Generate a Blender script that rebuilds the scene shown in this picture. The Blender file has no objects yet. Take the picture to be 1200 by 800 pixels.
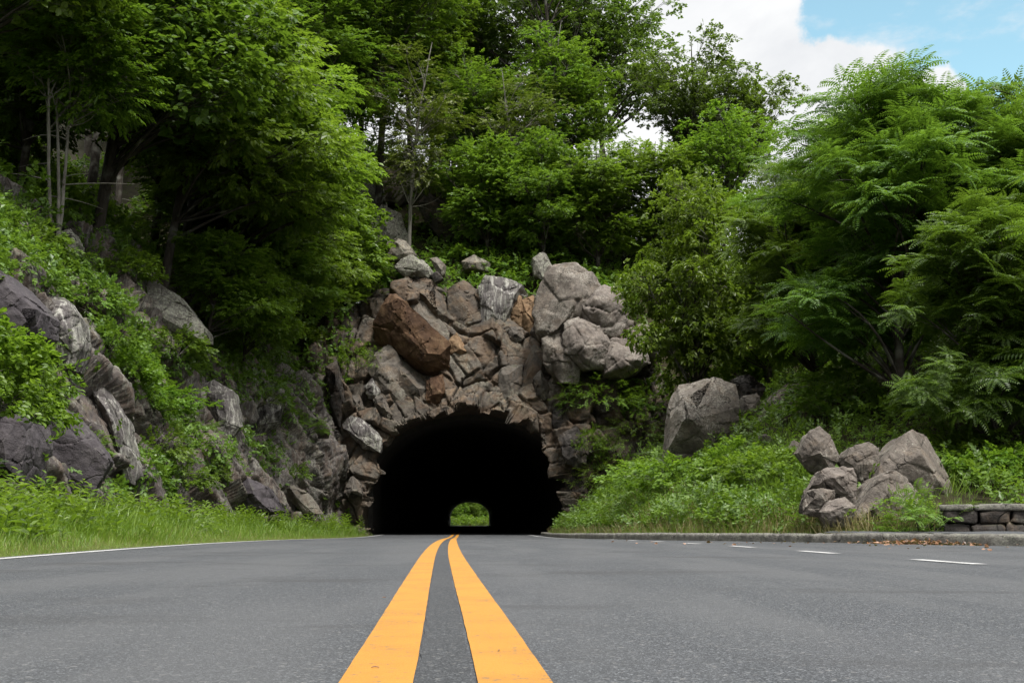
import bpy, bmesh, math, random
import numpy as np
from mathutils import Vector, Matrix
from mathutils.bvhtree import BVHTree

C = bpy.context.scene.collection
RX = np.random.default_rng
R = math.radians

# ------------------------------------------------------------------ camera model
CAMH = 0.235
FPX, TILT = 1291.0, math.atan(214/1291)
ct, st = math.cos(TILT), math.sin(TILT)
def at(px, py, Y):
    """world point seen at photo pixel (px,py) at world distance Y"""
    dx, dy = px-600.0, 400.0-py
    wy = FPX*ct-dy*st; wz = FPX*st+dy*ct
    t = Y/wy
    return np.array((dx*t, Y, CAMH+wz*t))
def ray(px, py):
    dx, dy = px-600.0, 400.0-py
    return Vector((dx, FPX*ct-dy*st, FPX*st+dy*ct)).normalized()
def proj(p):
    x, y, z = p[:, 0], p[:, 1], p[:, 2]-CAMH
    d = y*ct+z*st; u = -y*st+z*ct
    d = np.maximum(d, .05)
    return 600+FPX*x/d, 400-FPX*u/d

cam_d = bpy.data.cameras.new('camera'); cam = bpy.data.objects.new('camera', cam_d); C.objects.link(cam)
cam.location = (0, 0, CAMH); cam.rotation_euler = (R(90)+TILT, 0, 0)
cam_d.sensor_width = 36; cam_d.lens = 36*FPX/1200; cam_d.clip_end = 3000; cam_d.clip_start = .02
sc = bpy.context.scene
sc.camera = cam
sc.view_settings.view_transform = 'Standard'; sc.view_settings.look = 'None'
sc.view_settings.gamma = 1; sc.view_settings.exposure = 0; sc.view_settings.use_curve_mapping = False
cy = sc.cycles
cy.max_bounces = 6; cy.diffuse_bounces = 4; cy.glossy_bounces = 2; cy.transmission_bounces = 4
cy.caustics_reflective = False; cy.caustics_refractive = False
cy.use_denoising = True

# ------------------------------------------------------------------ numpy noise
def h3(ix, iy, iz, seed):
    with np.errstate(over='ignore'):
        h = (ix.astype(np.uint32)*np.uint32(374761393) ^ iy.astype(np.uint32)*np.uint32(668265263)
             ^ iz.astype(np.uint32)*np.uint32(2147483647-1274126) ^ np.uint32((seed*2654435761) & 0xffffffff))
        h = (h ^ (h >> np.uint32(15)))*np.uint32(2246822519)
        h = (h ^ (h >> np.uint32(13)))*np.uint32(3266489917)
        h = h ^ (h >> np.uint32(16))
    return h.astype(np.float64)/4294967296.0
def vnoise(p, seed=0):
    f = np.floor(p).astype(np.int64); w = p-f; w = w*w*w*(w*(w*6-15)+10)
    o = 0
    for a in (0, 1):
        for b in (0, 1):
            for c in (0, 1):
                k = (w[:, 0] if a else 1-w[:, 0])*(w[:, 1] if b else 1-w[:, 1])*(w[:, 2] if c else 1-w[:, 2])
                o = o+k*h3(f[:, 0]+a, f[:, 1]+b, f[:, 2]+c, seed)
    return o*2-1
def fbm(p, octv=4, seed=0, gain=.5):
    o = 0; a = 1; t = 0
    for i in range(octv):
        o = o+a*vnoise(p*(2.03**i)+17.3*i, seed+i*7); t += a; a *= gain
    return o/t
def blocky(p, seed, tilt=1.3):
    """fractured rock: every cell is a flat tilted facet at its own height; returns (height, crack distance)"""
    f = np.floor(p).astype(np.int64)
    b1 = np.full(len(p), 9e9); b2 = b1.copy(); val = np.zeros(len(p))
    for a in (-1, 0, 1):
        for b in (-1, 0, 1):
            for c in (-1, 0, 1):
                i, j, k = f[:, 0]+a, f[:, 1]+b, f[:, 2]+c
                dx = p[:, 0]-(i+.5+.8*(h3(i, j, k, seed)-.5)); dy = p[:, 1]-(j+.5+.8*(h3(i, j, k, seed+1)-.5)); dz = p[:, 2]-(k+.5+.8*(h3(i, j, k, seed+2)-.5))
                d = dx*dx+dy*dy+dz*dz
                v = (h3(i, j, k, seed+3)*2-1)*.6 + tilt*(dx*(h3(i, j, k, seed+4)-.5)+dy*(h3(i, j, k, seed+5)-.5)+dz*(h3(i, j, k, seed+6)-.5))*2
                n = d < b1
                b2 = np.where(n, b1, np.minimum(b2, d)); val = np.where(n, v, val); b1 = np.where(n, d, b1)
    return val, np.sqrt(b2)-np.sqrt(b1)
def sm(a, b, x):
    t = np.clip((x-a)/(b-a), 0, 1); return t*t*(3-2*t)

# ------------------------------------------------------------------ mesh + object helpers
def raw_mesh(name, v, faces, n=3, smooth=True):
    me = bpy.data.meshes.new(name)
    v = np.ascontiguousarray(v, dtype=np.float32); f = np.ascontiguousarray(faces, dtype=np.int32).reshape(-1, n)
    me.vertices.add(len(v)); me.vertices.foreach_set('co', v.ravel())
    me.loops.add(f.size); me.loops.foreach_set('vertex_index', f.ravel())
    me.polygons.add(len(f)); me.polygons.foreach_set('loop_start', np.arange(0, f.size, n, dtype=np.int32))
    me.polygons.foreach_set('use_smooth', np.full(len(f), smooth))
    me.update(calc_edges=True); me.validate()
    return me
def link(name, me, mat=None, parent=None, loc=None):
    o = bpy.data.objects.new(name, me); C.objects.link(o)
    if mat is not None and me is not None and not me.materials: me.materials.append(mat)
    if parent is not None: o.parent = parent
    if loc is not None: o.location = loc
    return o
def tag(o, label=None, cat=None, group=None, kind=None):
    if label: o['label'] = label
    if cat: o['category'] = cat
    if group: o['group'] = group
    if kind: o['kind'] = kind
    return o
def empty(name, loc, label, cat, group=None, rz=0.0, s=1.0):
    o = bpy.data.objects.new(name, None); C.objects.link(o); o.location = loc; o.rotation_euler = (0, 0, rz)
    o.scale = (s, s, s) if not hasattr(s, '__len__') else s
    o.empty_display_size = .2
    return tag(o, label, cat, group)
def copy_thing(root, loc, rz, s, label, group=None, tiltxy=(0, 0)):
    r = root.copy(); C.objects.link(r); r.location = loc; r.rotation_euler = (tiltxy[0], tiltxy[1], rz)
    r.scale = (s, s, s) if not hasattr(s, '__len__') else s
    r['label'] = label
    if group: r['group'] = group
    elif 'group' in r.keys(): del r['group']
    for ch in list(root.children):
        c = ch.copy(); C.objects.link(c); c.parent = r
        for g in list(ch.children):
            d = g.copy(); C.objects.link(d); d.parent = c
    return r
def grid_faces(nu, nv):
    i = np.arange(nu-1)[:, None]*nv+np.arange(nv-1)[None, :]
    return np.stack([i, i+nv, i+nv+1, i+1], -1).reshape(-1, 4)
def normals(v, f):
    a = v[f[:, 0]]; n = np.cross(v[f[:, 2]]-a, v[f[:, -1]]-v[f[:, 1]] if f.shape[1] == 4 else v[f[:, 1]]-a)
    if f.shape[1] == 3: n = np.cross(v[f[:, 1]]-a, v[f[:, 2]]-a)
    o = np.zeros_like(v)
    for k in range(f.shape[1]): np.add.at(o, f[:, k], n)
    return o/np.maximum(np.linalg.norm(o, axis=1, keepdims=True), 1e-9)

class Tubes:
    def __init__(s): s.v = []; s.f = []; s.n = 0
    def add(s, pts, rad, sides=6):
        pts = np.asarray(pts, float); m = len(pts)
        rad = np.broadcast_to(np.asarray(rad, float), (m,))
        t = np.gradient(pts, axis=0); t /= np.maximum(np.linalg.norm(t, axis=1, keepdims=True), 1e-9)
        ref = np.where(np.abs(t[:, 2:3]) > .9, np.array([[1., 0, 0]]), np.array([[0, 0, 1.]]))
        a = np.cross(t, ref); a /= np.maximum(np.linalg.norm(a, axis=1, keepdims=True), 1e-9); b = np.cross(t, a)
        ang = np.arange(sides)/sides*2*np.pi
        ring = pts[:, None]+rad[:, None, None]*(np.cos(ang)[None, :, None]*a[:, None]+np.sin(ang)[None, :, None]*b[:, None])
        i = np.arange(m-1)[:, None]*sides; k = np.arange(sides)[None, :]; k2 = (k+1) % sides
        s.f.append((np.stack([i+k, i+k2, i+sides+k2, i+sides+k], -1).reshape(-1, 4))+s.n)
        s.v.append(ring.reshape(-1, 3)); s.n += m*sides
    def mesh(s, name): return raw_mesh(name, np.concatenate(s.v), np.concatenate(s.f), 4)

# ------------------------------------------------------------------ node helpers
class NT:
    def __init__(s, name):
        s.m = bpy.data.materials.new(name); s.m.use_nodes = True; s.t = s.m.node_tree; s.t.nodes.clear()
        s.out = s.t.nodes.new('ShaderNodeOutputMaterial')
    def n(s, typ, **kw):
        nd = s.t.nodes.new(typ)
        for k, v in kw.items():
            if k.startswith('i_'):
                key = k[2:]; key = int(key) if key.isdigit() else key.replace('_', ' ')
                s.put(nd.inputs[key], v)
            else: setattr(nd, k, v)
        return nd
    def put(s, sock, v):
        if isinstance(v, bpy.types.NodeSocket): s.t.links.new(v, sock)
        elif isinstance(v, bpy.types.Node): s.t.links.new(v.outputs[0], sock)
        else: sock.default_value = (*v, 1) if hasattr(v, '__len__') and len(v) == 3 and sock.type == 'RGBA' else v
    def math(s, op, a, b=None, c=None):
        nd = s.n('ShaderNodeMath', operation=op); s.put(nd.inputs[0], a)
        if b is not None: s.put(nd.inputs[1], b)
        if c is not None: s.put(nd.inputs[2], c)
        return nd.outputs[0]
    def mix(s, fac, a, b, blend='MIX'):
        nd = s.n('ShaderNodeMix', data_type='RGBA', blend_type=blend)
        s.put(nd.inputs[0], fac); s.put(nd.inputs[6], a); s.put(nd.inputs[7], b); return nd.outputs[2]
    def coord(s, out='Object', scale=(1, 1, 1), rot=(0, 0, 0)):
        c = s.n('ShaderNodeTexCoord'); m = s.n('ShaderNodeMapping'); s.t.links.new(c.outputs[out], m.inputs[0])
        m.inputs['Scale'].default_value = scale; m.inputs['Rotation'].default_value = rot; return m.outputs[0]
    def noise(s, vec, scale, detail=4, rough=.55, dist=0.0):
        nd = s.n('ShaderNodeTexNoise'); s.put(nd.inputs['Vector'], vec); nd.inputs['Scale'].default_value = scale
        nd.inputs['Detail'].default_value = detail; nd.inputs['Roughness'].default_value = rough; nd.inputs['Distortion'].default_value = dist
        return nd.outputs[0]
    def vor(s, vec, scale, feature='F1', out=0):
        nd = s.n('ShaderNodeTexVoronoi', feature=feature); s.put(nd.inputs['Vector'], vec); nd.inputs['Scale'].default_value = scale
        return nd.outputs[out]
    def ramp(s, fac, stops, interp='LINEAR'):
        nd = s.n('ShaderNodeValToRGB'); s.put(nd.inputs[0], fac); e = nd.color_ramp.elements; nd.color_ramp.interpolation = interp
        while len(e) < len(stops): e.new(.5)
        for q, (p, c) in zip(e, stops): q.position = p; q.color = (*c, 1) if hasattr(c, '__len__') else (c, c, c, 1)
        return nd.outputs[0]
    def step(s, x, a, b):
        nd = s.n('ShaderNodeMapRange', interpolation_type='SMOOTHSTEP'); s.put(nd.inputs[0], x); nd.inputs[1].default_value = a; nd.inputs[2].default_value = b
        return nd.outputs[0]
    def bump(s, h, strength=.5, dist=.02):
        nd = s.n('ShaderNodeBump'); s.put(nd.inputs['Height'], h); nd.inputs['Strength'].default_value = strength; nd.inputs['Distance'].default_value = dist
        return nd.outputs[0]
    def bsdf(s, col, rough=.8, normal=None, spec=.5):
        b = s.n('ShaderNodeBsdfPrincipled'); s.put(b.inputs['Base Color'], col); s.put(b.inputs['Roughness'], rough)
        s.put(b.inputs['Specular IOR Level'], spec)
        if normal is not None: s.put(b.inputs['Normal'], normal)
        return b.outputs[0]
    def done(s, shader): s.t.links.new(shader, s.out.inputs[0]); return s.m

# ------------------------------------------------------------------ materials
def mat_leaf(name, dark, mid, light, trans=.33, rough=.42, spec=.45, objvar=.2):
    trans = min(.6, trans*1.2)
    t = NT(name)
    g = t.n('ShaderNodeNewGeometry'); oi = t.n('ShaderNodeObjectInfo')
    c = t.ramp(g.outputs['Random Per Island'], [(0, dark), (.55, mid), (1, light)])
    big = t.noise(t.coord('Object'), .9, 2)
    c = t.mix(t.math('MULTIPLY', t.step(big, .35, .7), .45), c, light)
    hv = t.n('ShaderNodeHueSaturation'); t.put(hv.inputs['Color'], c)
    t.put(hv.inputs['Value'], t.math('MULTIPLY_ADD', oi.outputs['Random'], objvar*2, 1-objvar))
    t.put(hv.inputs['Hue'], t.math('MULTIPLY_ADD', oi.outputs['Random'], .03, .487))
    c = hv.outputs[0]
    b = t.bsdf(c, rough, None, spec)
    tr = t.n('ShaderNodeBsdfTranslucent'); t.put(tr.inputs[0], t.mix(.5, c, (.16, .26, .015), 'MIX'))
    mx = t.n('ShaderNodeMixShader'); mx.inputs[0].default_value = trans; t.put(mx.inputs[1], b); t.put(mx.inputs[2], tr.outputs[0])
    return t.done(mx.outputs[0])
def mat_rock(name, dark, mid, light, lichen=(.30, .31, .25), lich=.5, rust=0.0, streak=0.0, moss=.15, scale=1.0, wet=.85, blot=.6):
    t = NT(name); p = t.coord('Object', (scale,)*3)
    n1 = t.noise(p, 1.3, 6, .6, .6); n2 = t.noise(p, 7, 6, .65); n3 = t.noise(p, 38, 4, .7)
    c = t.ramp(t.math('ADD', t.math('MULTIPLY', n1, .6), t.math('MULTIPLY', n2, .4)), [(.3, dark), (.5, mid), (.7, light)])
    if rust:
        c = t.mix(t.math('MULTIPLY', t.step(t.noise(p, .9, 5, .6, 1.2), .5-.25*rust, .68-.2*rust), rust), c, (.17, .10, .052))
        c = t.mix(t.math('MULTIPLY', t.step(t.noise(p, 2.6, 4, .6, .5), .56, .68), rust*.8), c, (.32, .22, .13))
    if streak:
        ps = t.coord('Object', (2.2, 2.2, .28), (0, R(12), 0))
        sk = t.step(t.noise(ps, 3.5, 5, .65, .8), .5, .62)
        c = t.mix(t.math('MULTIPLY', sk, streak), c, (.40, .40, .37))
        c = t.mix(t.math('MULTIPLY', t.step(t.noise(ps, 2.1, 4, .6), .54, .66), streak*.8), c, (.02, .018, .018))
    # speckled pale lichen: broad areas broken up into crusts
    area = t.step(t.noise(p, .8, 4, .6), .62-.35*lich, .78-.3*lich)
    crust = t.step(t.noise(p, 15, 5, .75, .3), .46, .58)
    c = t.mix(t.math('MULTIPLY', t.math('MULTIPLY', area, crust), min(1, lich*1.2)), c, lichen)
    spots = t.step(t.vor(p, 11), .26, .14)
    c = t.mix(t.math('MULTIPLY', t.math('MULTIPLY', spots, t.step(n1, .45, .6)), lich*.8), c, (.42, .43, .36))
    bl = t.step(t.noise(p, 5.5, 6, .75, .8), .56, .66)
    c = t.mix(t.math('MULTIPLY', bl, blot), c, dark)
    g = t.n('ShaderNodeNewGeometry'); up = t.n('ShaderNodeSeparateXYZ'); t.put(up.inputs[0], g.outputs['Normal'])
    mo = t.math('MULTIPLY', t.step(up.outputs[2], .35, .9), t.step(t.noise(p, 2.2, 5, .7), .5, .64))
    c = t.mix(t.math('MULTIPLY', mo, moss), c, (.07, .09, .025))
    c = t.mix(t.step(n3, .62, .72), c, t.mix(.5, c, (.02, .018, .016)))
    cr = t.vor(t.n('ShaderNodeVectorMath', operation='ADD', i_0=p, i_1=t.n('ShaderNodeTexNoise', i_Vector=p, i_Scale=1.1, i_Detail=3.0).outputs[1]).outputs[0], .75, 'DISTANCE_TO_EDGE')
    crack = t.math('MULTIPLY', t.step(cr, .014, .0), t.step(t.noise(p, 1.9, 3), .45, .6))
    c = t.mix(t.math('MULTIPLY', crack, .7), c, (.012, .011, .01))
    c = t.mix(1.0, c, (.80, .78, .76), 'MULTIPLY')
    hgt = t.math('ADD', t.math('ADD', t.math('MULTIPLY', n2, .9), t.math('MULTIPLY', n3, .35)), t.math('MULTIPLY', crack, -.5))
    return t.done(t.bsdf(c, wet, t.bump(hgt, .8, .06), .3))
def mat_bark(name, a, b):
    t = NT(name); p = t.coord('Object', (1, 1, .22))
    n = t.noise(p, 14, 5, .7, .5); big = t.noise(t.coord('Object'), 1.6, 3)
    c = t.mix(t.math('MULTIPLY', t.step(big, .5, .65), .5), t.ramp(n, [(.3, a), (.7, b)]), (.22, .22, .19))
    return t.done(t.bsdf(c, .9, t.bump(n, .8, .03), .2))
def mat_soil(name, a, b, c2):
    t = NT(name); p = t.coord('Object'); n = t.noise(p, 2.2, 6, .65); n2 = t.noise(p, 26, 4, .7)
    c = t.ramp(t.math('ADD', t.math('MULTIPLY', n, .6), t.math('MULTIPLY', n2, .4)), [(.35, a), (.5, b), (.66, c2)])
    return t.done(t.bsdf(c, .95, t.bump(n2, .6, .04), .1))
def mat_asphalt(name='asphalt', k=1.0):
    t = NT(name); p = t.coord('Object')
    v = t.n('ShaderNodeTexVoronoi'); t.put(v.inputs['Vector'], p); v.inputs['Scale'].default_value = 290
    sp = t.n('ShaderNodeSeparateColor'); t.put(sp.inputs[0], v.outputs['Color'])
    base = t.ramp(sp.outputs[0], [(0, (.018, .019, .021)), (.55, (.042, .043, .046)), (.85, (.070, .071, .074)), (1, (.17, .17, .17))])
    v2 = t.n('ShaderNodeTexVoronoi'); t.put(v2.inputs['Vector'], p); v2.inputs['Scale'].default_value = 120
    sp2 = t.n('ShaderNodeSeparateColor'); t.put(sp2.inputs[0], v2.outputs['Color'])
    base = t.mix(1.0, base, (.76, .80, .85), 'MULTIPLY')
    base = t.mix(t.math('MULTIPLY', t.step(sp2.outputs[1], .95, .99), .55), base, (.17, .165, .16))
    pl = t.coord('Object', (1, .16, 1), (0, 0, R(-3)))
    tr = t.noise(pl, 1.7, 4, .55)
    base = t.mix(t.math('MULTIPLY', t.step(tr, .4, .62), .5), base, (.068, .069, .072))
    pat = t.noise(t.coord('Object', (.55, 1.3, 1)), 1.1, 5, .65, .4)
    base = t.mix(t.math('MULTIPLY', t.step(pat, .53, .66), .62), base, (.025, .025, .027))
    # old scuffs of tyres and scraped paint
    sc_ = t.noise(t.coord('Object', (.25, 2.6, 1), (0, 0, R(14))), 1.3, 6, .75, .6)
    base = t.mix(t.math('MULTIPLY', t.step(sc_, .655, .70), .3), base, (.15, .15, .15))
    if k != 1: base = t.mix(1.0, base, (k, k, k), 'MULTIPLY')
    h = t.math('ADD', v.outputs['Distance'], t.math('MULTIPLY', t.noise(p, 320, 2), .5))
    return t.done(t.bsdf(base, t.math('MULTIPLY_ADD', pat, -.2, .82), t.bump(h, .75, .004), .35))
def mat_paint(name, col, worn=.3):
    t = NT(name); p = t.coord('Object')
    w = t.noise(p, 55, 5, .75, .4); big = t.noise(p, 4.5, 4, .6)
    grain = t.noise(p, 420, 3, .7)
    c = t.mix(t.step(big, .35, .7), col, tuple(x*.86 for x in col))
    c = t.mix(t.step(grain, .60, .75), c, tuple(x*.55 for x in col))
    c = t.mix(t.math('MULTIPLY', t.step(t.math('ADD', w, t.math('MULTIPLY', big, .35)), .83-worn*.2, .90-worn*.2), .85), c, (.07, .068, .062))
    return t.done(t.bsdf(c, .7, t.bump(t.math('ADD', t.vor(p, 190), grain), .5, .004), .35))

M = {}
M['asphalt'] = mat_asphalt()
M['yellow'] = mat_paint('yellow_paint', (.335, .150, .015), .3)
M['white'] = mat_paint('white_paint', (.36, .36, .355), .55)
M['seam'] = mat_asphalt('asphalt_joint', .72)
M['soil'] = mat_soil('forest_soil', (.014, .012, .007), (.028, .024, .013), (.03, .042, .013))
M['verge'] = mat_soil('verge_soil', (.03, .04, .012), (.06, .075, .02), (.11, .10, .05))
M['cliff'] = mat_rock('cliff_rock', (.030, .026, .027), (.080, .069, .066), (.15, .130, .118), lich=.5, streak=.30, rust=.22, moss=.5)
M['rock_purple'] = mat_rock('dark_purple_rock', (.032, .028, .034), (.07, .062, .07), (.11, .10, .105), lich=.15, moss=.2)
M['rock_lichen'] = mat_rock('lichen_rock', (.05, .045, .042), (.13, .12, .11), (.21, .20, .175), lich=.95, streak=.25, moss=.5)
M['rock_streak'] = mat_rock('streaked_rock', (.045, .04, .042), (.12, .11, .11), (.19, .18, .17), lich=.6, streak=.9, moss=.3)
M['face'] = mat_rock('portal_rock', (.028, .024, .021), (.085, .074, .062), (.16, .142, .118), lich=.35, rust=.34, moss=.3)
M['rock_rust'] = mat_rock('rusty_brown_rock', (.030, .017, .010), (.075, .040, .022), (.13, .075, .04), lich=.08, rust=.4, moss=0)
M['rock_tan'] = mat_rock('tan_rock', (.10, .065, .04), (.23, .155, .09), (.36, .26, .16), lich=.12, rust=.55, moss=0)
M['rock_grey'] = mat_rock('grey_rock', (.06, .053, .047), (.15, .135, .115), (.24, .215, .18), lich=.55, rust=.22, moss=.25)
M['face_grey'] = mat_rock('grey_face_rock', (.035, .032, .029), (.115, .103, .09), (.20, .182, .158), lich=.45, rust=.22, moss=.2)
M['rock_dark'] = mat_rock('dark_rock', (.018, .016, .015), (.05, .045, .042), (.10, .09, .08), lich=.3, rust=.2, moss=.2)
M['boulder'] = mat_rock('boulder_rock', (.045, .039, .034), (.14, .122, .106), (.24, .215, .19), (.40, .385, .34), lich=.55, rust=.15, moss=.1, scale=1.5)
M['boulder_pink'] = mat_rock('pinkish_boulder', (.055, .047, .042), (.165, .143, .128), (.27, .24, .215), (.42, .41, .37), lich=.5, rust=.10, moss=.12, scale=1.2)
M['granite'] = mat_rock('granite_kerb', (.07, .068, .062), (.17, .165, .15), (.30, .29, .265), lich=.6, moss=.1, scale=3)
M['lining'] = mat_rock('tunnel_lining', (.05, .046, .042), (.08, .075, .068), (.12, .112, .102), lich=0, moss=0, scale=.6)
M['bark'] = mat_bark('grey_brown_bark', (.018, .015, .012), (.055, .047, .038))
M['bark_pale'] = mat_bark('pale_bark', (.09, .082, .07), (.24, .225, .195))
M['bark_dead'] = mat_bark('dead_wood', (.16, .145, .125), (.33, .31, .28))
M['leaf_maple'] = mat_leaf('maple_leaf', (.056, .115, .011), (.098, .185, .016), (.160, .260, .022), .45)
M['leaf_bright'] = mat_leaf('bright_leaf', (.068, .128, .011), (.115, .200, .017), (.180, .270, .025), .48)
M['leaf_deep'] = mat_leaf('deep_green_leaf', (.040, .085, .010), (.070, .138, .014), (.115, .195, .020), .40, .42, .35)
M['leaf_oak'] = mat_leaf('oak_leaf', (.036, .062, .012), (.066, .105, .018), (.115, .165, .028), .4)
M['leaf_sumac'] = mat_leaf('sumac_leaf', (.040, .088, .010), (.074, .142, .016), (.120, .205, .024), .42, .42, .4)
M['leaf_vine'] = mat_leaf('vine_leaf', (.050, .105, .012), (.090, .165, .018), (.140, .230, .026), .4)
M['leaf_olive'] = mat_leaf('olive_leaf', (.055, .080, .012), (.095, .130, .018), (.150, .185, .030), .3)
M['grass'] = mat_leaf('grass_blade', (.065, .130, .012), (.120, .195, .020), (.185, .260, .034), .35)
M['grass_dry'] = mat_leaf('dry_grass', (.12, .12, .035), (.20, .17, .07), (.30, .24, .12), .3)
M['litter'] = mat_leaf('dead_leaf', (.07, .028, .012), (.16, .07, .032), (.30, .16, .085), .1)
M['flower'] = mat_leaf('pink_blossom', (.40, .20, .22), (.55, .32, .33), (.70, .50, .50), .3)
def unit(v): return v/np.maximum(np.linalg.norm(v, axis=-1, keepdims=True), 1e-9)
# ------------------------------------------------------------------ road line and levels
def hermite(xs, ys):
    xs = np.array(xs, float); ys = np.array(ys, float); m = np.gradient(ys, xs)
    def f(x):
        x = np.asarray(x, float); k = np.clip(np.searchsorted(xs, x)-1, 0, len(xs)-2); h = xs[k+1]-xs[k]; t = (x-xs[k])/h
        inside = (2*t**3-3*t**2+1)*ys[k]+(t**3-2*t**2+t)*h*m[k]+(-2*t**3+3*t**2)*ys[k+1]+(t**3-t**2)*h*m[k+1]
        return np.where(x < xs[0], ys[0]+m[0]*(x-xs[0]), np.where(x > xs[-1], ys[-1]+m[-1]*(x-xs[-1]), inside))
    return f
xc = hermite([-8, 0, 1.7, 4.6, 8, 20, 44, 110, 230, 300], [.55, .0, -.099, -.285, -.5, -1.15, -2.25, -4.65, -8.7, -10.6])
def zr(y): return -.20*sm(10, 42, np.asarray(y, float))+.14*sm(70, 225, np.asarray(y, float))
LANE = 3.09
# right kerb line (front edge), from the foot of the tunnel round the lay-by
kx = hermite([-20, -8, 0, 6, 9, 11.3, 12.4, 13.6, 16.2, 19.3, 23, 27, 34, 44], [13.5, 13.0, 12.2, 10.2, 8.3, 6.6, 5.6, 5.05, 4.1, 3.0, 2.25, 1.75, 1.45, 1.15])
verge_w = hermite([-8, 4, 14, 25, 36, 42, 46], [5.2, 4.6, 3.7, 3.1, 1.9, 1.0, .7])
def xl(y): return xc(y)-LANE-.12
def foot(y): return xl(y)-verge_w(y)

def strip(name, ys, left, right, ncol, dz, mat, parent=None, jitter=0, seed=0):
    ys = np.asarray(ys, float); L, Rr = left(ys), right(ys)
    if jitter:
        q = np.stack([ys*9, ys*0, ys*0], 1)
        L = L+jitter*fbm(q, 3, seed); Rr = Rr+jitter*fbm(q, 3, seed+5)
    s = np.linspace(0, 1, ncol)
    x = L[:, None]+(Rr-L)[:, None]*s; y = np.repeat(ys[:, None], ncol, 1); z = zr(y)+dz
    v = np.stack([x, y, z], -1).reshape(-1, 3)
    return link(name, raw_mesh(name, v, grid_faces(len(ys), ncol)[:, ::-1], 4), mat, parent)
ys_road = np.concatenate([np.arange(-10, 6, .25), np.arange(6, 60, .5), np.arange(60, 301, 4)])
road_r = lambda y: np.where(y < 44, kx(y)+.03, xc(y)+LANE+.9)
road = tag(strip('road', ys_road, lambda y: np.where(y < 44, xl(y), xc(y)-LANE-.9), road_r, 24, 0, M['asphalt']),
           'grey asphalt road running straight into the rock tunnel', 'road', kind='structure')
ys_line = np.concatenate([np.arange(-9, 6, .03), np.arange(6, 60, .25), np.arange(60, 301, 4)])
for a, b in ((-.159, -.048), (.048, .159)):
    strip('yellow_line', ys_line, lambda y: xc(y)+a, lambda y: xc(y)+b, 2, .004, M['yellow'], road, .0010, int(a*1000)+500)
strip('joint', ys_line[:900], lambda y: xc(y)-.044, lambda y: xc(y)+.040, 2, .003, M['seam'], road, .004, 3)
strip('edge_line', ys_line, lambda y: xc(y)-LANE, lambda y: xc(y)-LANE+.105, 2, .004, M['white'], road, .004, 7)
strip('edge_line', np.arange(25.5, 300, .5), lambda y: xc(y)+LANE-.1, lambda y: xc(y)+LANE, 2, .004, M['white'], road, .004, 9)
for k in range(9):
    y0 = 1.75+2.44*k
    strip('dash', np.arange(y0, y0+.92, .03), lambda y: xc(y)+3.13, lambda y: xc(y)+3.23, 2, .004, M['white'], road, .004, 20+k)

# ------------------------------------------------------------------ terrain heights
def H(x, y):
    x = np.asarray(x, float); y = np.asarray(y, float)
    n = fbm(np.stack([x*.35, y*.35, 0*x], -1).reshape(-1, 3), 4, 5).reshape(x.shape)
    d = foot(np.minimum(y, 45))-x
    hl = np.where(d > 4.0, 7.4+.74*(d-4.0), 7.4+2.4*(d-4.0)); hl = np.where(hl > 21, 21+(hl-21)*.35, hl)
    xr = x-(-2.0)
    cap = np.where(xr > 0, 19-.55*xr, 19-.5*xr); cap = np.maximum(cap, 5)
    top = 9.3-.22*np.maximum(xr-4, 0)-.05*np.maximum(xr-4, 0)**1.2
    hb = np.where(y > 45.3, top+.78*(y-46.0), -40); hb = np.where(hb > cap, cap+(hb-cap)*.12, hb)
    dr = x-np.where(y < 44, kx(y)+.25, xc(44)+4)
    s = .12+.85*sm(14, 28, y)-.28*sm(34, 43, y)
    lim = 1.5+7*sm(16, 36, y)-2.5*sm(35, 43, y)
    hr = .10+zr(y)+np.where(dr > 0, 1, 0)*lim*(1-np.exp(-np.maximum(dr-.35-2.1*sm(17.2, 15.2, y), 0)*s/lim))+.07*np.maximum(dr-7, 0)
    return np.maximum(np.maximum(hl, hb), hr)+n*.28*np.where((y < 45) & (dr < 6), sm(.4, 3, dr-2.0*sm(17, 15, y)), 1)

def flat_patch(name, xs, ys, zf, mat):
    X, Y = np.meshgrid(xs, ys, indexing='ij'); Z = zf(X, Y)
    return link(name, raw_mesh(name, np.stack([X, Y, Z], -1).reshape(-1, 3), grid_faces(len(xs), len(ys)), 4), mat)
tag(flat_patch('ground', np.array([-1500, -100, 0, 100, 1500.]), np.array([-1500, -50, 0, 229, 330, 1500.]), lambda X, Y: X*0-.9, M['soil']), kind='structure')
tag(flat_patch('clearing', np.linspace(-40, 25, 20), np.linspace(229.5, 300, 20), lambda X, Y: zr(Y)-.05+.02*np.maximum(0, np.abs(X+8.7)-5), M['verge']), kind='structure')
# grass verge on the left
ys = np.arange(-10, 46.1, .3); s = np.linspace(0, 1, 16)
vx = xl(ys)[:, None]+.03-(verge_w(ys)[:, None]+1.2)*s; vz = zr(ys)[:, None]-.012+.24*s**1.4+.05*fbm(np.stack([vx*1.3, np.repeat(ys[:, None], 16, 1)*1.3, vx*0], -1).reshape(-1, 3), 3, 2).reshape(vx.shape)*sm(0, .2, s)
verge_v = np.stack([vx, np.repeat(ys[:, None], 16, 1), vz], -1).reshape(-1, 3)
verge_f = grid_faces(len(ys), 16)
tag(link('verge', raw_mesh('verge', verge_v, verge_f, 4), M['verge']), kind='structure')
# hillside: height field with the road corridor cut out
xs = np.concatenate([np.arange(-75, -14, 1.2), np.arange(-14, 26, .4), np.arange(26, 90, 1.6)])
ys = np.concatenate([np.arange(-12, 10, .8), np.arange(10, 64, .4), np.arange(64, 229, 3.3)])
X, Y = np.meshgrid(xs, ys, indexing='ij'); Z = H(X, Y)
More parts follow.
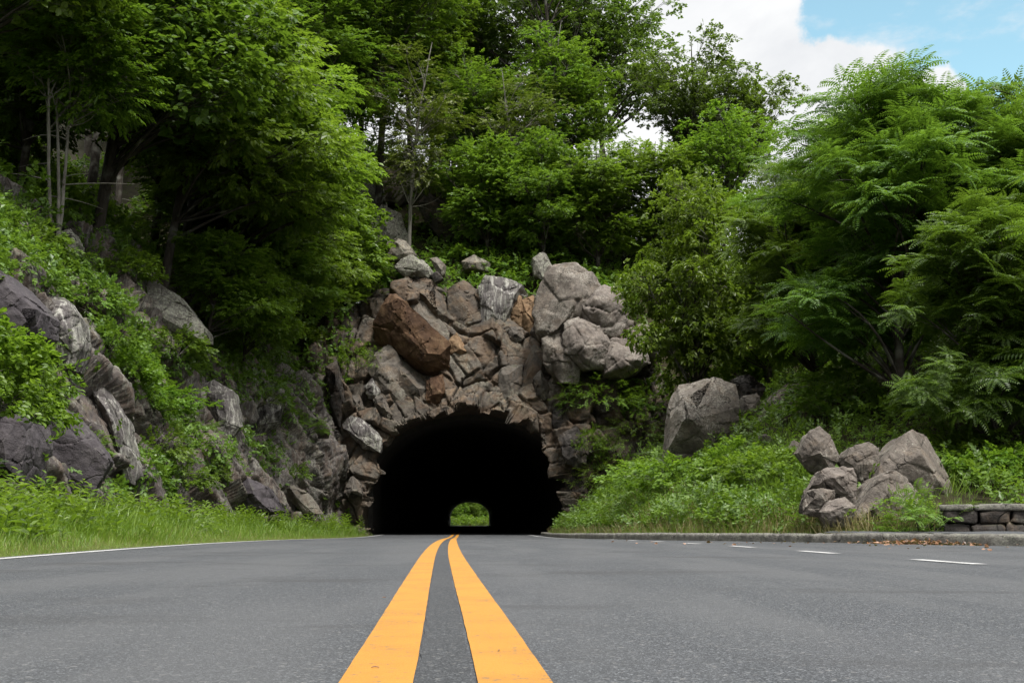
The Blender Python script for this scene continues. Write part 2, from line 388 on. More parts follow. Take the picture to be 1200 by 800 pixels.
# the bank meets the back of the kerb exactly
v = np.stack([X, Y, Z], -1).reshape(-1, 3); f = grid_faces(len(xs), len(ys))
cx_, cyy = v[f, 0].mean(1), v[f, 1].mean(1)
keep = (cyy > 46.6) | ((cyy > 43.5) & (cx_ < -6.8)) | ((cyy < 46.6) & (cx_ < foot(np.minimum(cyy, 45))-3.8)) | ((cyy < 45.0) & ((cx_-kx(np.minimum(cyy, 44)))/np.sqrt(1+((kx(np.minimum(cyy, 44)+.1)-kx(np.minimum(cyy, 44)-.1))/.2)**2) > .62)) | ((cyy < 46.6) & (cyy > 44.4) & (cx_ > 4.5))
hill_v, hill_f = v, f[keep]
# the strip of bank along the back of the kerb
tb = np.arange(-11, 44.9, .12); tq = np.minimum(tb, 44); sl = (kx(tq+.1)-kx(tq-.1))/.2; q = np.linspace(.13, 1.25, 12)
bx = kx(tq)[:, None]+q/np.sqrt(1+sl**2)[:, None]; by = tb[:, None]-q*(sl/np.sqrt(1+sl**2))[:, None]
bv = np.stack([bx, by, H(bx, by)+.004], -1).reshape(-1, 3)
hill_f = np.concatenate([hill_f, grid_faces(len(tb), 12)+len(hill_v)]); hill_v = np.concatenate([hill_v, bv])
tag(link('hillside', raw_mesh('hillside', v, hill_f, 4), M['soil']), kind='structure')

# ------------------------------------------------------------------ left cliff
ys = [2.0]
while ys[-1] < 46.2: ys.append(ys[-1]+max(.03, .0024*ys[-1]))
ys = np.array(ys)
prof = np.array([(-.35, -.35), (-.12, .15), (.12, .9), (.38, 1.9), (.7, 3.0), (1.15, 4.2), (1.8, 5.5), (2.7, 6.6), (4.0, 7.8), (5.6, 9.1), (8.0, 10.9)])
seg = np.r_[0, np.cumsum(np.linalg.norm(np.diff(prof, axis=0), axis=1))]; sv = np.arange(0, seg[-1], .062)
pd = np.interp(sv, seg, prof[:, 0]); pz = np.interp(sv, seg, prof[:, 1])
U, S = np.meshgrid(ys, sv, indexing='ij'); D = np.broadcast_to(pd, U.shape).copy(); Zc = np.broadcast_to(pz, U.shape).copy()
big = fbm(np.stack([U*.28, S*.30, U*0], -1).reshape(-1, 3), 3, 41).reshape(U.shape)
D = D-.9*big*sm(.5, 3, S); D = D+.9*sm(33, 44, U)*sm(3.0, 0.6, Zc)*(Zc > -.1)*.6
P = np.stack([foot(U)-D, U, Zc+zr(U)], -1).reshape(-1, 3)
f = grid_faces(len(ys), len(sv))
N0 = normals(P, f); N0 *= np.sign(N0[:, :1]+1e-6)*0+1
if N0[:, 0].mean() < 0: N0 = -N0; f = f[:, ::-1]
def rockify(P, N, specs, seed, fine=.03):
    out = P.copy()
    for (A, amp, crk, k) in specs:
        b, e = blocky((P+.25*np.stack([fbm(P*.9, 2, seed+i) for i in range(3)], 1))@A, seed+k*13)
        out += N*(amp*b-crk*(1-sm(0, .06, e)))[:, None]
    return out+N*(fine*fbm(P*5, 4, seed+77))[:, None]
a = R(-42)   # strata dip away from the viewer
B = np.array([[1, 0, 0], [0, math.cos(a), -math.sin(a)], [0, math.sin(a), math.cos(a)]])
A1 = B@np.diag([.34, .25, .62]); A2 = B@np.diag([.8, .6, 1.6]); A3 = B@np.diag([2.3, 2.1, 4.4])
Pc = rockify(P, N0, [(A1, .50, .14, 1), (A2, .17, .07, 2), (A3, .05, .03, 3)], 300)
cliff_v, cliff_f, cliff_n = Pc, f, normals(Pc, f)
tag(link('cliff', raw_mesh('cliff', Pc, f, 4), M['cliff']), 'steep weathered rock cutting along the left verge, half covered in vines', 'cliff', kind='structure')

# ------------------------------------------------------------------ rock face round the tunnel mouth
mouth = [(430, 640), (432, 605), (436, 580), (444, 550), (456, 522), (474, 502), (500, 488), (525, 480), (550, 477), (580, 481), (605, 492), (626, 512), (645, 543), (656, 575), (661, 600), (665, 640)]
outer = [(335, 640), (335, 600), (335, 560), (335, 500), (345, 430), (375, 345), (430, 318), (492, 318), (550, 316), (612, 318), (665, 312), (735, 350), (785, 400), (800, 460), (812, 540), (818, 640)]
def curve(pts, m):
    p = np.array(pts, float); s_ = np.r_[0, np.cumsum(np.linalg.norm(np.diff(p, axis=0), axis=1))]; t = np.linspace(0, s_[-1], m)
    return np.stack([np.interp(t, s_, p[:, 0]), np.interp(t, s_, p[:, 1])], 1)
NT_, NS = 420, 170
mo_w = np.array([at(*q, 44.0) for q in mouth])[:, [0, 2]]
ou_w = np.array([at(*q, 44.0) for q in outer])[:, [0, 2]]
ti = np.linspace(0, len(mouth)-1, NT_); kk = np.arange(len(mouth))
mo = np.stack([np.interp(ti, kk, mo_w[:, i]) for i in (0, 1)], 1); ou = np.stack([np.interp(ti, kk, ou_w[:, i]) for i in (0, 1)], 1)
sv = np.linspace(-.22, 1.0, NS)
W = np.clip(sv, 0, 1)
xz = mo[:, None]+(ou-mo)[:, None]*W[None, :, None]
inset = np.where(sv < 0, -sv/.22, 0)   # reveal going into the tunnel, closing on the lining
ctr = np.array([-1.83, 1.2])
def arch_r(th):
    hw_, sw_, ri_ = 4.3, 2.0, 3.1
    q = np.linspace(0, math.pi, 200); pts = np.concatenate([[(hw_, -1.5)], np.stack([hw_*np.cos(q), sw_+ri_*np.sin(q)], 1), [(-hw_, -1.5)]])
    pts = np.concatenate([np.stack([np.full(30, hw_), np.linspace(-1.5, 2, 30)], 1), pts[1:-1], np.stack([np.full(30, -hw_), np.linspace(2, -1.5, 30)], 1)])
    pts[:, 1] += -.2-1.2; a_ = np.unwrap(np.arctan2(pts[:, 1], pts[:, 0])); r_ = np.hypot(pts[:, 0], pts[:, 1])
    return np.interp(th, a_, r_)
rel = mo-ctr; th = np.unwrap(np.arctan2(rel[:, 1], rel[:, 0]))
th = np.where(th < -math.pi/2, th+2*math.pi, th)
lin = ctr+np.stack([np.cos(th), np.sin(th)], 1)*arch_r(th)[:, None]
rm = np.linalg.norm(rel, axis=1); grow = rm+.12
xz = xz+(rel/rm[:, None]*(grow-rm)[:, None])[:, None]*(1-W)[None, :, None]
e_ = sm(.05, .45, inset)[None, :, None]
xz = xz*(1-e_)+lin[:, None]*e_
zz = xz[..., 1]
yy = 44.0+inset[None, :]*3.6+.30*np.maximum(zz-4.2, 0)*(inset[None, :] == 0)+.4*W[None, :]+6*sm(.93, 1.0, W)[None, :]*(zz > 4)
PF = np.stack([xz[..., 0], yy, zz], -1).reshape(-1, 3); ff = grid_faces(NT_, NS)
NF = normals(PF, ff)
if NF[:, 1].mean() > 0: NF = -NF; ff = ff[:, ::-1]
NF = NF*np.broadcast_to((1-.8*sm(.0, .5, inset))[None, :, None], (NT_, NS, 1)).reshape(-1, 1)
G1 = np.diag([.62, .5, .48]); rz = R(18); Rr_ = np.array([[math.cos(rz), 0, -math.sin(rz)], [0, 1, 0], [math.sin(rz), 0, math.cos(rz)]])
front = (inset < .02)
edge_w = (1-sm(0, .16, W))*front                      # jagged lip: whole blocks stand in or out of the arch line
bl1, _ = blocky(PF@np.diag([.9, .6, .9]), 931); bl2, _ = blocky(PF@np.diag([2.2, 1.2, 2.2]), 951)
lip = (.30*bl1+.14*bl2+.02).reshape(NT_, NS)*(edge_w+(1-sm(0, .3, inset))*(~front))[None, :]
radial = (rel/rm[:, None])
PF = PF+np.stack([radial[:, None, 0]*lip, 0*lip, radial[:, None, 1]*lip], -1).reshape(-1, 3)
DF = unit(np.array([[0, -1.0, .12]])+.35*NF)
DF = DF*np.broadcast_to(np.where(front, .55+.45*sm(0, .2, W), .55*(1-sm(0, .35, inset)))[None, :, None], (NT_, NS, 1)).reshape(-1, 1)
PFd = rockify(PF, DF, [(Rr_@np.diag([.48, .45, .40]), .55, .28, 1), (Rr_@np.diag([1.1, .9, .9]), .24, .15, 2), (Rr_@np.diag([2.6, 2.2, 2.1]), .07, .04, 3)], 900)
face_v, face_f = PFd, ff
tag(link('tunnel_rock_face', raw_mesh('tunnel_rock_face', PFd, ff, 4), M['face']), 'rust stained fractured rock face around the tunnel mouth', 'rock face', kind='structure')

# ------------------------------------------------------------------ tunnel lining
hw, sw, rise = 3.95, 2.0, 2.75
sec = [(-hw, -.4), (-hw, 0), (-hw, .7), (-hw, 1.4), (-hw, sw)]+[(-hw*math.cos(q), sw+rise*math.sin(q)) for q in np.linspace(0.08, math.pi-.08, 30)]+[(hw, sw), (hw, 1.4), (hw, .7), (hw, 0), (hw, -.4)]
sec = np.array(sec)
yt = np.r_[46.6, 47.2, np.arange(48.4, 229, 1.2)]
axis = lambda y: -1.83+(-8.72+1.83)*(y-45)/(230-45)
kf = 1+.10*sm(200, 47, yt)[:, None]
LV = np.stack([axis(yt)[:, None]+sec[None, :, 0]*kf, np.repeat(yt[:, None], len(sec), 1), zr(yt)[:, None]+np.where(sec[:, 1] > sw, sw+(sec[:, 1]-sw)*(1+(kf-1)*1.4), sec[:, 1])], -1)
rg = fbm(LV.reshape(-1, 3)*.7, 3, 12).reshape(LV.shape[:2])
rough_part = sm(52, 60, yt)[:, None]
LV[..., 0] += np.sign(sec[:, 0])[None]*.18*rg*rough_part*(sec[:, 1] > .2); LV[..., 2] += .18*rg*rough_part*(sec[:, 1] > 2)
tun = empty('tunnel', (float(axis(45.5)), 45.2, -.2), 'dark arched road tunnel through the rock with daylight at its far end', 'tunnel')
LV = LV-np.array([float(axis(45.5)), 45.2, -.2])
lf = grid_faces(len(yt), len(sec))
link('lining', raw_mesh('lining', LV.reshape(-1, 3), lf, 4), M['lining'], tun)
# collar ring: a thicker cast arch just inside the mouth
ring_o = np.stack([sec[:, 0]*1.12, np.where(sec[:, 1] > sw, sw+(sec[:, 1]-sw)*1.16, sec[:, 1])], 1); ring_i = np.stack([sec[:, 0]*1.05, np.where(sec[:, 1] > sw, sw+(sec[:, 1]-sw)*1.07, sec[:, 1])], 1)
cv = []
for (yy_, s_) in ((2.4, ring_o), (2.4, ring_i), (5.2, ring_i), (5.2, ring_o)):
    cv.append(np.stack([s_[:, 0], np.full(len(s_), yy_+.4), s_[:, 1]], 1))
cv = np.stack(cv, 0)
cf = np.concatenate([grid_faces(2, len(sec))+k*len(sec) for k in range(3)])
link('portal_ring', raw_mesh('portal_ring', cv.reshape(-1, 3), cf, 4, False), M['lining'], tun)
# rear headwall closing the far end of the hill around the bore
he = []; cx9 = float(axis(229))
inn = np.stack([cx9+sec[:, 0], np.full(len(sec), 229.0), float(zr(229))+sec[:, 1]], 1); out_ = inn.copy(); out_[:, 0] = cx9+sec[:, 0]*4; out_[:, 2] = np.where(sec[:, 1] > 1, 3+sec[:, 1]*3.5, sec[:, 1]); out_[:, 1] += .5
hv = np.concatenate([inn, out_]); hv[:, 1] -= 0; hv = hv-np.array([float(axis(45.5)), 45.2, -.2])
link('far_headwall', raw_mesh('far_headwall', hv, grid_faces(2, len(sec)), 4), M['face'], tun)

# surfaces to lay things on
def bvh(v, f): return BVHTree.FromPolygons([tuple(q) for q in v.tolist()], f.tolist())
BV = [bvh(cliff_v, cliff_f), bvh(face_v, face_f), bvh(hill_v, hill_f), bvh(verge_v, verge_f)]
def hit(px, py, which=(0, 1, 2, 3)):
    best = None
    for k in which:
        r = BV[k].ray_cast(Vector((0, 0, CAMH)), ray(px, py))
        if r[0] is not None and (best is None or r[3] < best[2]): best = (np.array(r[0]), np.array(r[1]), r[3])
    return best
def drop(x, y, which=(2,)):
    best = -9
    for k in which:
        r = BV[k].ray_cast(Vector((x, y, 60)), Vector((0, 0, -1)))
        if r[0] is not None: best = max(best, r[0].z)
    return best if best > -5 else float(H(np.array([x]), np.array([y]))[0])

# ------------------------------------------------------------------ kerb, pavement, wall
def kerb_mesh():
    t = np.arange(3, 44.1, .01); ar_ = np.r_[0, np.cumsum(np.hypot(.01, np.diff(kx(t))))]; t = np.interp(np.arange(0, ar_[-1], .028), ar_, t); x = kx(t); tx = np.gradient(x, t)
    nrm = np.stack([np.ones_like(t), -tx], 1); nrm /= np.linalg.norm(nrm, axis=1, keepdims=True)
    arc = np.r_[0, np.cumsum(np.hypot(np.diff(t), np.diff(x)))]; blk = np.floor(arc/1.45+.18*np.sin(arc*.9)); z0 = blk*0
    hgt = .128+.010*(h3(blk, z0, z0, 5)-.5); off = .022*(h3(blk, z0, z0, 8)-.5)
    edge = np.r_[0, np.diff(blk)] > 0; edge = edge | np.r_[edge[1:], False]
    hgt = np.where(edge, hgt-.010, hgt); off = np.where(edge, off+.010, off)
    cs0 = [(0, -.06), (0, .03), (.0, .06), (.002, .09), (.008, 1), (.03, 2), (.09, 2), (.16, 2), (.185, 1), (.185, -.06)]
    P_ = np.zeros((len(t), len(cs0), 3))
    for k, (a_, b_) in enumerate(cs0):
        zz_ = hgt-.022 if b_ == 1 else hgt if b_ == 2 else b_+0*hgt
        P_[:, k] = np.stack([x+nrm[:, 0]*(a_+off), t+nrm[:, 1]*(a_+off), zr(t)+zz_], 1)
    P_ = P_.reshape(-1, 3); P_ += .013*np.stack([fbm(P_*8, 4, q) for q in (3, 5, 9)], 1)
    return raw_mesh('kerb', P_, grid_faces(len(t), len(cs0)), 4)
tag(link('kerb', kerb_mesh(), M['granite']), 'rough granite kerb curving round the lay-by', 'kerb', kind='structure')
# asphalt pavement behind the kerb on the right
t = np.arange(2, 15.9, .15); wid = 1.5*sm(16.2, 14.2, t)+.02
tx = np.gradient(kx(t), t); nr = np.stack([np.ones_like(t), -tx], 1); nr /= np.linalg.norm(nr, axis=1, keepdims=True)
s = np.linspace(0, 1, 10)
PV = np.stack([kx(t)[:, None]+nr[:, :1]*(.185+wid[:, None]*s), t[:, None]+nr[:, 1:]*(.185+wid[:, None]*s), np.full((len(t), 10), .123)+.018*s], -1)
PV[..., 2] += .012*fbm(PV.reshape(-1, 3)*1.5, 2, 8).reshape(PV.shape[:2])
tag(link('pavement', raw_mesh('pavement', PV.reshape(-1, 3), grid_faces(len(t), 10), 4), M['asphalt']), kind='structure')

# ------------------------------------------------------------------ rocks
def hull_rock(name, pts, mat, res=46, amp=.05, seed=0, blk=.5, crisp=True, chips=3, parent=None):
    """convex block through pts, re-meshed finely, chipped and cracked; origin at its base"""
    pts = np.asarray(pts, float); base = np.array([pts[:, 0].mean(), pts[:, 1].mean(), pts[:, 2].min()])
    q = pts-base
    bm = bmesh.new()
    for p in q: bm.verts.new(p)
    def tidy():
        bmesh.ops.convex_hull(bm, input=bm.verts)
        lo = [v_ for v_ in bm.verts if not v_.link_faces]
        bmesh.ops.delete(bm, geom=lo, context='VERTS')
    tidy(); rgc = RX(seed*31+7)
    for _ in range(chips):      # knock corners off with flat fracture planes
        cs = np.array([v_.co[:] for v_ in bm.verts]); nrm = unit(rgc.normal(0, 1, 3)*np.array([1, .9, 1])); nrm[1] = -abs(nrm[1])*1.0
        s_ = cs@nrm; cut = s_.max()-np.ptp(s_)*rgc.uniform(.03, .10)
        bmesh.ops.bisect_plane(bm, geom=bm.verts[:]+bm.edges[:]+bm.faces[:], plane_co=tuple(nrm*cut), plane_no=tuple(nrm), clear_outer=True)
        tidy()
    size = np.ptp(q, axis=0).max()
    if crisp:      # keep the fracture edges: chamfer, then cut the flat faces finely
        bmesh.ops.dissolve_limit(bm, angle_limit=R(7), verts=bm.verts[:], edges=bm.edges[:])
        bmesh.ops.bevel(bm, geom=bm.edges[:], offset=.014*size, segments=2, affect='EDGES', profile=.55, clamp_overlap=True)
        bmesh.ops.triangulate(bm, faces=bm.faces[:])
        for _ in range(9):
            lg = [e for e in bm.edges if e.calc_length() > size/res*1.35]
            if not lg: break
            bmesh.ops.subdivide_edges(bm, edges=lg, cuts=1); bmesh.ops.triangulate(bm, faces=[f_ for f_ in bm.faces if len(f_.verts) > 3])
        bmesh.ops.recalc_face_normals(bm, faces=bm.faces[:])
        m2 = bpy.data.meshes.new(name); bm.to_mesh(m2); bm.free(); o = link(name, m2, mat, parent, tuple(base))
    else:
        me = bpy.data.meshes.new(name); bm.to_mesh(me); bm.free()
        o = link(name, me, mat, parent, tuple(base))
        mod = o.modifiers.new('r', 'REMESH'); mod.mode = 'VOXEL'; mod.voxel_size = size/res
        s_ = o.modifiers.new('s', 'SMOOTH'); s_.iterations = 2; s_.factor = .5
        dg = bpy.context.evaluated_depsgraph_get(); ev = o.evaluated_get(dg); m2 = bpy.data.meshes.new_from_object(ev)
        o.modifiers.clear(); o.data = m2; bpy.data.meshes.remove(me)
    n = len(m2.vertices); v_ = np.empty(n*3, np.float32); m2.vertices.foreach_get('co', v_); v_ = v_.reshape(-1, 3).astype(float)
    nn = np.empty(n*3, np.float32); m2.vertices.foreach_get('normal', nn); nn = nn.reshape(-1, 3).astype(float)
    w_ = v_+base; sc_ = 1.0/size
    b1, e1 = blocky(w_*sc_*2.6+seed*3.7, seed+50); b2, e2 = blocky(w_*sc_*6.5+seed, seed+90)
    d = amp*size*(blk*(1.1*b1+.5*b2)+.35*fbm(w_*sc_*2.2, 3, seed)+.35*fbm(w_*sc_*9, 4, seed+3))-amp*size*.8*blk*((1-sm(0, .07, e1)))
    if crisp:
        cen = v_.mean(0); nn = unit(v_-cen)
        ed = np.stack([fbm(w_*sc_*5+seed+k_*9, 4, seed+k_) for k_ in range(3)], 1)
        v_ += nn*(d*.8)[:, None]+ed*amp*size*.45
    else: v_ += nn*d[:, None]
    m2.vertices.foreach_set('co', v_.astype(np.float32).ravel())
    m2.polygons.foreach_set('use_smooth', np.ones(len(m2.polygons), bool)); m2.update()
    if crisp: m2.set_sharp_from_angle(angle=R(38))
    if not m2.materials: m2.materials.append(mat)
    return o
def poly_rock(name, outline, mat, label, Y=None, thick=None, bulge=.22, group=None, which=(0, 1, 2), off=0.0, lean=0.0, pull=None, seed=1, nose=4, sink=0, **kw):
    """outline traced in the photo, put at its own distance Y (or on the surface there), given real depth"""
    ol = np.array([(*p, 0)[:3] for p in outline], float); c = ol.mean(0)
    if Y is None:
        h_ = hit(c[0], c[1], which); Y = float(h_[0][1]) if h_ is not None else 44
        Y += off
    size = np.ptp(ol[:, :2], axis=0).max()/FPX*Y
    th = thick if thick else size*.75
    pts = []
    top, bot = ol[:, 1].min(), ol[:, 1].max()
    for i, p in enumerate(ol):
        dy = p[2]*size+lean*size*((bot-p[1])/(bot-top)-.5)
        pts.append(at(p[0], p[1], Y+dy))
        q = c[:2]+(p[:2]-c[:2])*.85
        b_ = at(q[0], q[1], Y+dy); pts.append(b_+np.array([0, th, 0]))
    if sink:                    # root it below the surface it stands on
        lowp = sorted(pts, key=lambda a_: a_[2])[:max(4, len(pts)//3)]
        pts += [a_-np.array([0, -.05, sink]) for a_ in lowp]
    rgp = RX(seed*17+3)
    for _ in range(nose):       # a few ridge points give broad flat fracture faces
        i = rgp.integers(len(ol)); k_ = rgp.uniform(.15, .6); q = c[:2]+(ol[i, :2]-c[:2])*k_
        pts.append(at(q[0], q[1], Y-bulge*size*rgp.uniform(.55, 1.35)))
    if pull is not None:
        for (px, py, k) in pull: pts.append(at(px, py, Y-k*size))
    o = hull_rock(name, pts, mat, seed=seed, **kw)
    return tag(o, label, 'boulder' if name == 'boulder' else 'rock', group)
# ------------------------------------------------------------------ foliage machinery
def leaf_geo(kind, w=.5):
    if kind == 'rh':
        v = np.array([(0, 0, 0), (.45, w*.55, .05), (1, 0, -.08), (.45, -w*.55, .05)]); f = np.array([(0, 2, 1), (0, 3, 2)])
    else:
        v = np.array([(0, 0, 0), (.27, w*.42, .05), (.62, w*.5, .03), (1, 0, -.14), (.62, -w*.5, .03), (.27, -w*.42, .05)])
        f = np.array([(0, 3, 2), (0, 2, 1), (0, 5, 4), (0, 4, 3)])
    return v, f
def put_leaves(geo, pos, dirs, nrm, size):
    v, f = geo; x = unit(dirs); y = unit(np.cross(nrm, x)); z = np.cross(x, y)
    Rm = np.stack([x, y, z], -1)                                  # n,3,3
    V = np.einsum('nij,vj->nvi', Rm, v)*np.asarray(size).reshape(-1, 1, 1)+pos[:, None]
    F = f[None]+(np.arange(len(pos))*len(v))[:, None, None]
    return V.reshape(-1, 3), F.reshape(-1, 3)
def spray(kind, rng, geo, ln, L=.34, n=13):
    if kind == 'alt':
        u = (np.arange(n)+.5)/n; side = np.where(np.arange(n) % 2, 1, -1)
        az = side*rng.uniform(.6, 1.25, n)*(1-u*.55); az[-1] = rng.normal(0, .2)
        pos = np.stack([u*L, side*.0+rng.normal(0, .012, n), -.10*L*u*u+rng.normal(0, .02, n)], 1)
        d = np.stack([np.cos(az), np.sin(az), rng.uniform(-.45, .12, n)], 1)
        nr = np.stack([rng.normal(0, .3, n), rng.normal(0, .3, n), np.ones(n)], 1)
        return put_leaves(geo, pos, d, nr, ln*rng.uniform(.7, 1.15, n))
    if kind == 'tip':
        az = np.linspace(-2.5, 2.5, n)+rng.normal(0, .25, n)
        pos = np.stack([L*rng.uniform(.45, .9, n), rng.normal(0, .02, n), rng.normal(0, .045, n)], 1)
        d = np.stack([np.cos(az)+.35, np.sin(az), rng.uniform(-.55, .25, n)], 1)
        nr = np.stack([rng.normal(0, .4, n)+.2*np.cos(az), rng.normal(0, .4, n)+.2*np.sin(az), np.ones(n)], 1)
        return put_leaves(geo, pos, d, nr, ln*rng.uniform(.65, 1.2, n))
    if kind == 'rosette':
        Vs, Fs, k = [], [], 0
        m = n
        for a in np.linspace(0, 2*np.pi, m, endpoint=False)+rng.uniform(0, 1):
            FL = ln*rng.uniform(.75, 1.15); npair = 10; u = (np.arange(npair)+1.2)/(npair+.6)
            el0 = rng.uniform(.25, .95); u2 = np.repeat(u, 2); sd = np.tile([1, -1], npair)
            rad = FL*u2; hz = FL*(el0*u2*.9-.55*u2*u2)
            ca, sa = math.cos(a), math.sin(a)
            base = np.stack([rad*ca, rad*sa, hz], 1)
            fw = np.array([ca, sa, 0]); lat = np.array([-sa, ca, 0])
            slope = el0*.9-1.1*u2
            d = lat[None]*sd[:, None]+fw[None]*.42+np.array([0, 0, 1])*(slope*.3-.22)[:, None]
            nr = np.array([0, 0, 1])[None]+rng.normal(0, .18, (2*npair, 3))-fw[None]*slope[:, None]*.6
            sz = FL*.23*np.sin(np.pi*(.16+.74*u2))**.7
            V, F = put_leaves(geo, base, d, nr, sz); Vs.append(V); Fs.append(F+k); k += len(V)
            V, F = put_leaves(geo, base[-1:], fw[None]+np.array([[0, 0, -.5]]), nr[-1:], sz[-1:]); Vs.append(V); Fs.append(F+k); k += len(V)
            # rachis
            V, F = put_leaves((np.array([(0, -.006, 0), (1, 0, .004), (0, .006, 0)]), np.array([(0, 1, 2)])), np.zeros((1, 3)), (base[-1:]), np.array([[0, 0, 1.]]), np.array([np.linalg.norm(base[-1])])); Vs.append(V); Fs.append(F+k); k += len(V)
        return np.concatenate(Vs), np.concatenate(Fs)
def stamp(temps, pos, dirs, nrm, scale, rng):
    which = rng.integers(0, len(temps), len(pos)); Vs, Fs, k = [], [], 0
    for w in range(len(temps)):
        i = np.where(which == w)[0]
        if not len(i): continue
        V, F = put_leaves(temps[w], pos[i], dirs[i], nrm[i], scale[i]); Vs.append(V); Fs.append(F+k); k += len(V)
    return np.concatenate(Vs), np.concatenate(Fs)
def curve3(a, b, bend, n=7):
    t = np.linspace(0, 1, n)[:, None]; mid = (a+b)/2+bend
    return (1-t)**2*a+2*t*(1-t)*mid+t*t*b

def tree_meshes(seed, height, tr, blobs, nclump, per, leaf, ln, geo='rh', wid=.55, L=.34, n=13, lean=(0, 0), clump_r=.95, stems=1, first=.25, upness=.6, bare=0, spread=.16):
    """trunk with limbs and twigs + a crown of leaf sprays clumped round the limb ends.
    blobs: (x, y, z, rx, ry, rz) ellipsoids the crown fills."""
    rng = RX(seed); T = Tubes(); blobs = np.array(blobs, float)
    g = leaf_geo(geo, wid); temps = [spray(leaf, rng, g, ln, L, n) for _ in range(9)]
    trunks = []
    for q in range(stems):
        top = np.array([lean[0]*height, lean[1]*height, height*.93]) + (rng.normal(0, spread*height, 3)*np.array([1, 1, .3]) if stems > 1 else 0)
        b0 = np.array([rng.normal(0, .12), rng.normal(0, .12), -.5]) if stems > 1 else np.array([0, 0, -.6])
        p = curve3(b0, top, np.array([rng.normal(0, .03), rng.normal(0, .03), .02])*height-.18*np.array([*lean, 0])*height, 18)
        wob = np.cumsum(rng.normal(0, .012*height/10, (18, 3))*np.array([1, 1, 0]), 0); p = p+wob
        u = np.linspace(0, 1, 18); rr = tr*(1-u)**.8*.92+.012+tr*.5*np.exp(-u*22)
        T.add(p, rr/(1 if stems == 1 else 1.5), 9); trunks.append((p, rr))
    vol = blobs[:, 3]*blobs[:, 4]*blobs[:, 5]; pb = vol**.75/np.sum(vol**.75)
    cc = []
    tries = 0
    while len(cc) < nclump and tries < nclump*40:
        tries += 1
        b = blobs[rng.choice(len(blobs), p=pb)]; d = unit(rng.normal(0, 1, 3)); d[2] = d[2]*.9+.12
        c = b[:3]+d*b[3:]*rng.uniform(.35, .97)
        if all(np.linalg.norm((c-o)*np.array([1, 1, 1.5])) > clump_r*.72*max(.35, 1-tries/(nclump*30)) for o in cc): cc.append(c)
    P_, D_, N_, S_ = [], [], [], []
    ctr = blobs[:, :3].mean(0)
    for c in cc:
        p, rr = trunks[rng.integers(len(trunks))]
        hd = np.linalg.norm(c[:2]-ctr[:2]); za = np.clip(c[2]-upness*hd-.08*height, first*height, p[-1, 2])
        i = int(np.argmin(np.abs(p[:, 2]-za))); a_ = p[i]; r0 = min(rr[i]*.55, .018+.009*np.linalg.norm(c-a_))
        br = curve3(a_, c, np.array([0, 0, .10*np.linalg.norm(c-a_)])+rng.normal(0, .15, 3)*np.linalg.norm(c-a_), 8)
        T.add(br, np.linspace(r0, .012, 8), 5)
        m = max(4, int(per*rng.uniform(.65, 1.3))); r_ = clump_r*rng.uniform(.7, 1.2)
        d = unit(rng.normal(0, 1, (m, 3))); rad = r_*rng.uniform(.15, 1, (m, 1))**.55
        pos = c+d*rad*np.array([1, 1, .55]); pos[:, 2] -= .12*(np.linalg.norm(pos[:, :2]-c[:2], axis=1)**2)/max(r_, .1)
        out = unit((pos-c)*np.array([1, 1, .5])+.45*unit((c-ctr)*np.array([1, 1, .3]))*r_+1e-6)
        out[:, 2] = out[:, 2]*.5-.1
        nr = np.array([0, 0, 1.])+.55*out+rng.normal(0, .28, (m, 3))
        P_.append(pos); D_.append(out+rng.normal(0, .35, (m, 3))*np.array([1, 1, .4])); N_.append(nr); S_.append(rng.uniform(.75, 1.25, m))
        for k in range(0, m, 4):
            s0 = br[rng.integers(4, 8)]; T.add(curve3(s0, pos[k], rng.normal(0, .06, 3), 4), np.linspace(.011, .004, 4), 3)
    for _ in range(bare):
        p, rr = trunks[rng.integers(len(trunks))]; i = rng.integers(4, 11); az = rng.uniform(0, 6.28); l_ = rng.uniform(.6, 1.8)
        e = p[i]+np.array([math.cos(az)*l_, math.sin(az)*l_, rng.uniform(-.2, .5)]); T.add(curve3(p[i], e, rng.normal(0, .15, 3), 6), np.linspace(.02, .004, 6), 4)
    P_ = np.concatenate(P_); V, F = stamp(temps, P_, np.concatenate(D_), np.concatenate(N_), np.concatenate(S_), rng)
    if leaf == 'rosette': pass
    return T.mesh('trunk'), raw_mesh('crown', V, F, 3, False)

PROTO = {}
def proto(kind, mt, mc, bark, leafm, height): PROTO[kind] = (mt, mc, M[bark], M[leafm], height)
def tree(kind, name, loc, rz, s, label, group=None, tilt=(0, 0), leafm=None):
    mt, mc, mb, ml, h_ = PROTO[kind]
    key = (kind, leafm)
    if leafm:
        if key not in PROTO:
            c2 = mc.copy(); c2.materials.clear(); c2.materials.append(M[leafm]); PROTO[key] = c2
        mc = PROTO[key]
    r = empty(name, tuple(loc), label, 'tree', group, rz, s); r.rotation_euler = (tilt[0], tilt[1], rz)
    link('trunk', mt, mb, r); link('crown', mc, ml, r)
    return r

def b(*a): return list(a)
# understory maple, leafy nearly to the ground (nearest big tree on the right bank)
proto('maple', *tree_meshes(11, 7.2, .12, [(0, 0, 4.2, 2.4, 2.4, 2.3), (.2, 0, 6.0, 1.4, 1.4, 1.4), (-.3, 0, 2.6, 2.2, 2.2, 1.0)], 62, 58, 'tip', .175, 'ov', .46, .40, 9, clump_r=.85, first=.16), 'bark', 'leaf_maple', 7.2)
proto('maple_b', *tree_meshes(12, 8.4, .13, [(0, 0, 5.2, 2.8, 2.8, 2.6), (.5, .2, 3.0, 2.5, 2.5, 1.2)], 64, 50, 'alt', .16, 'rh', .55, .46, 11, clump_r=1.0, first=.2), 'bark', 'leaf_bright', 8.4)
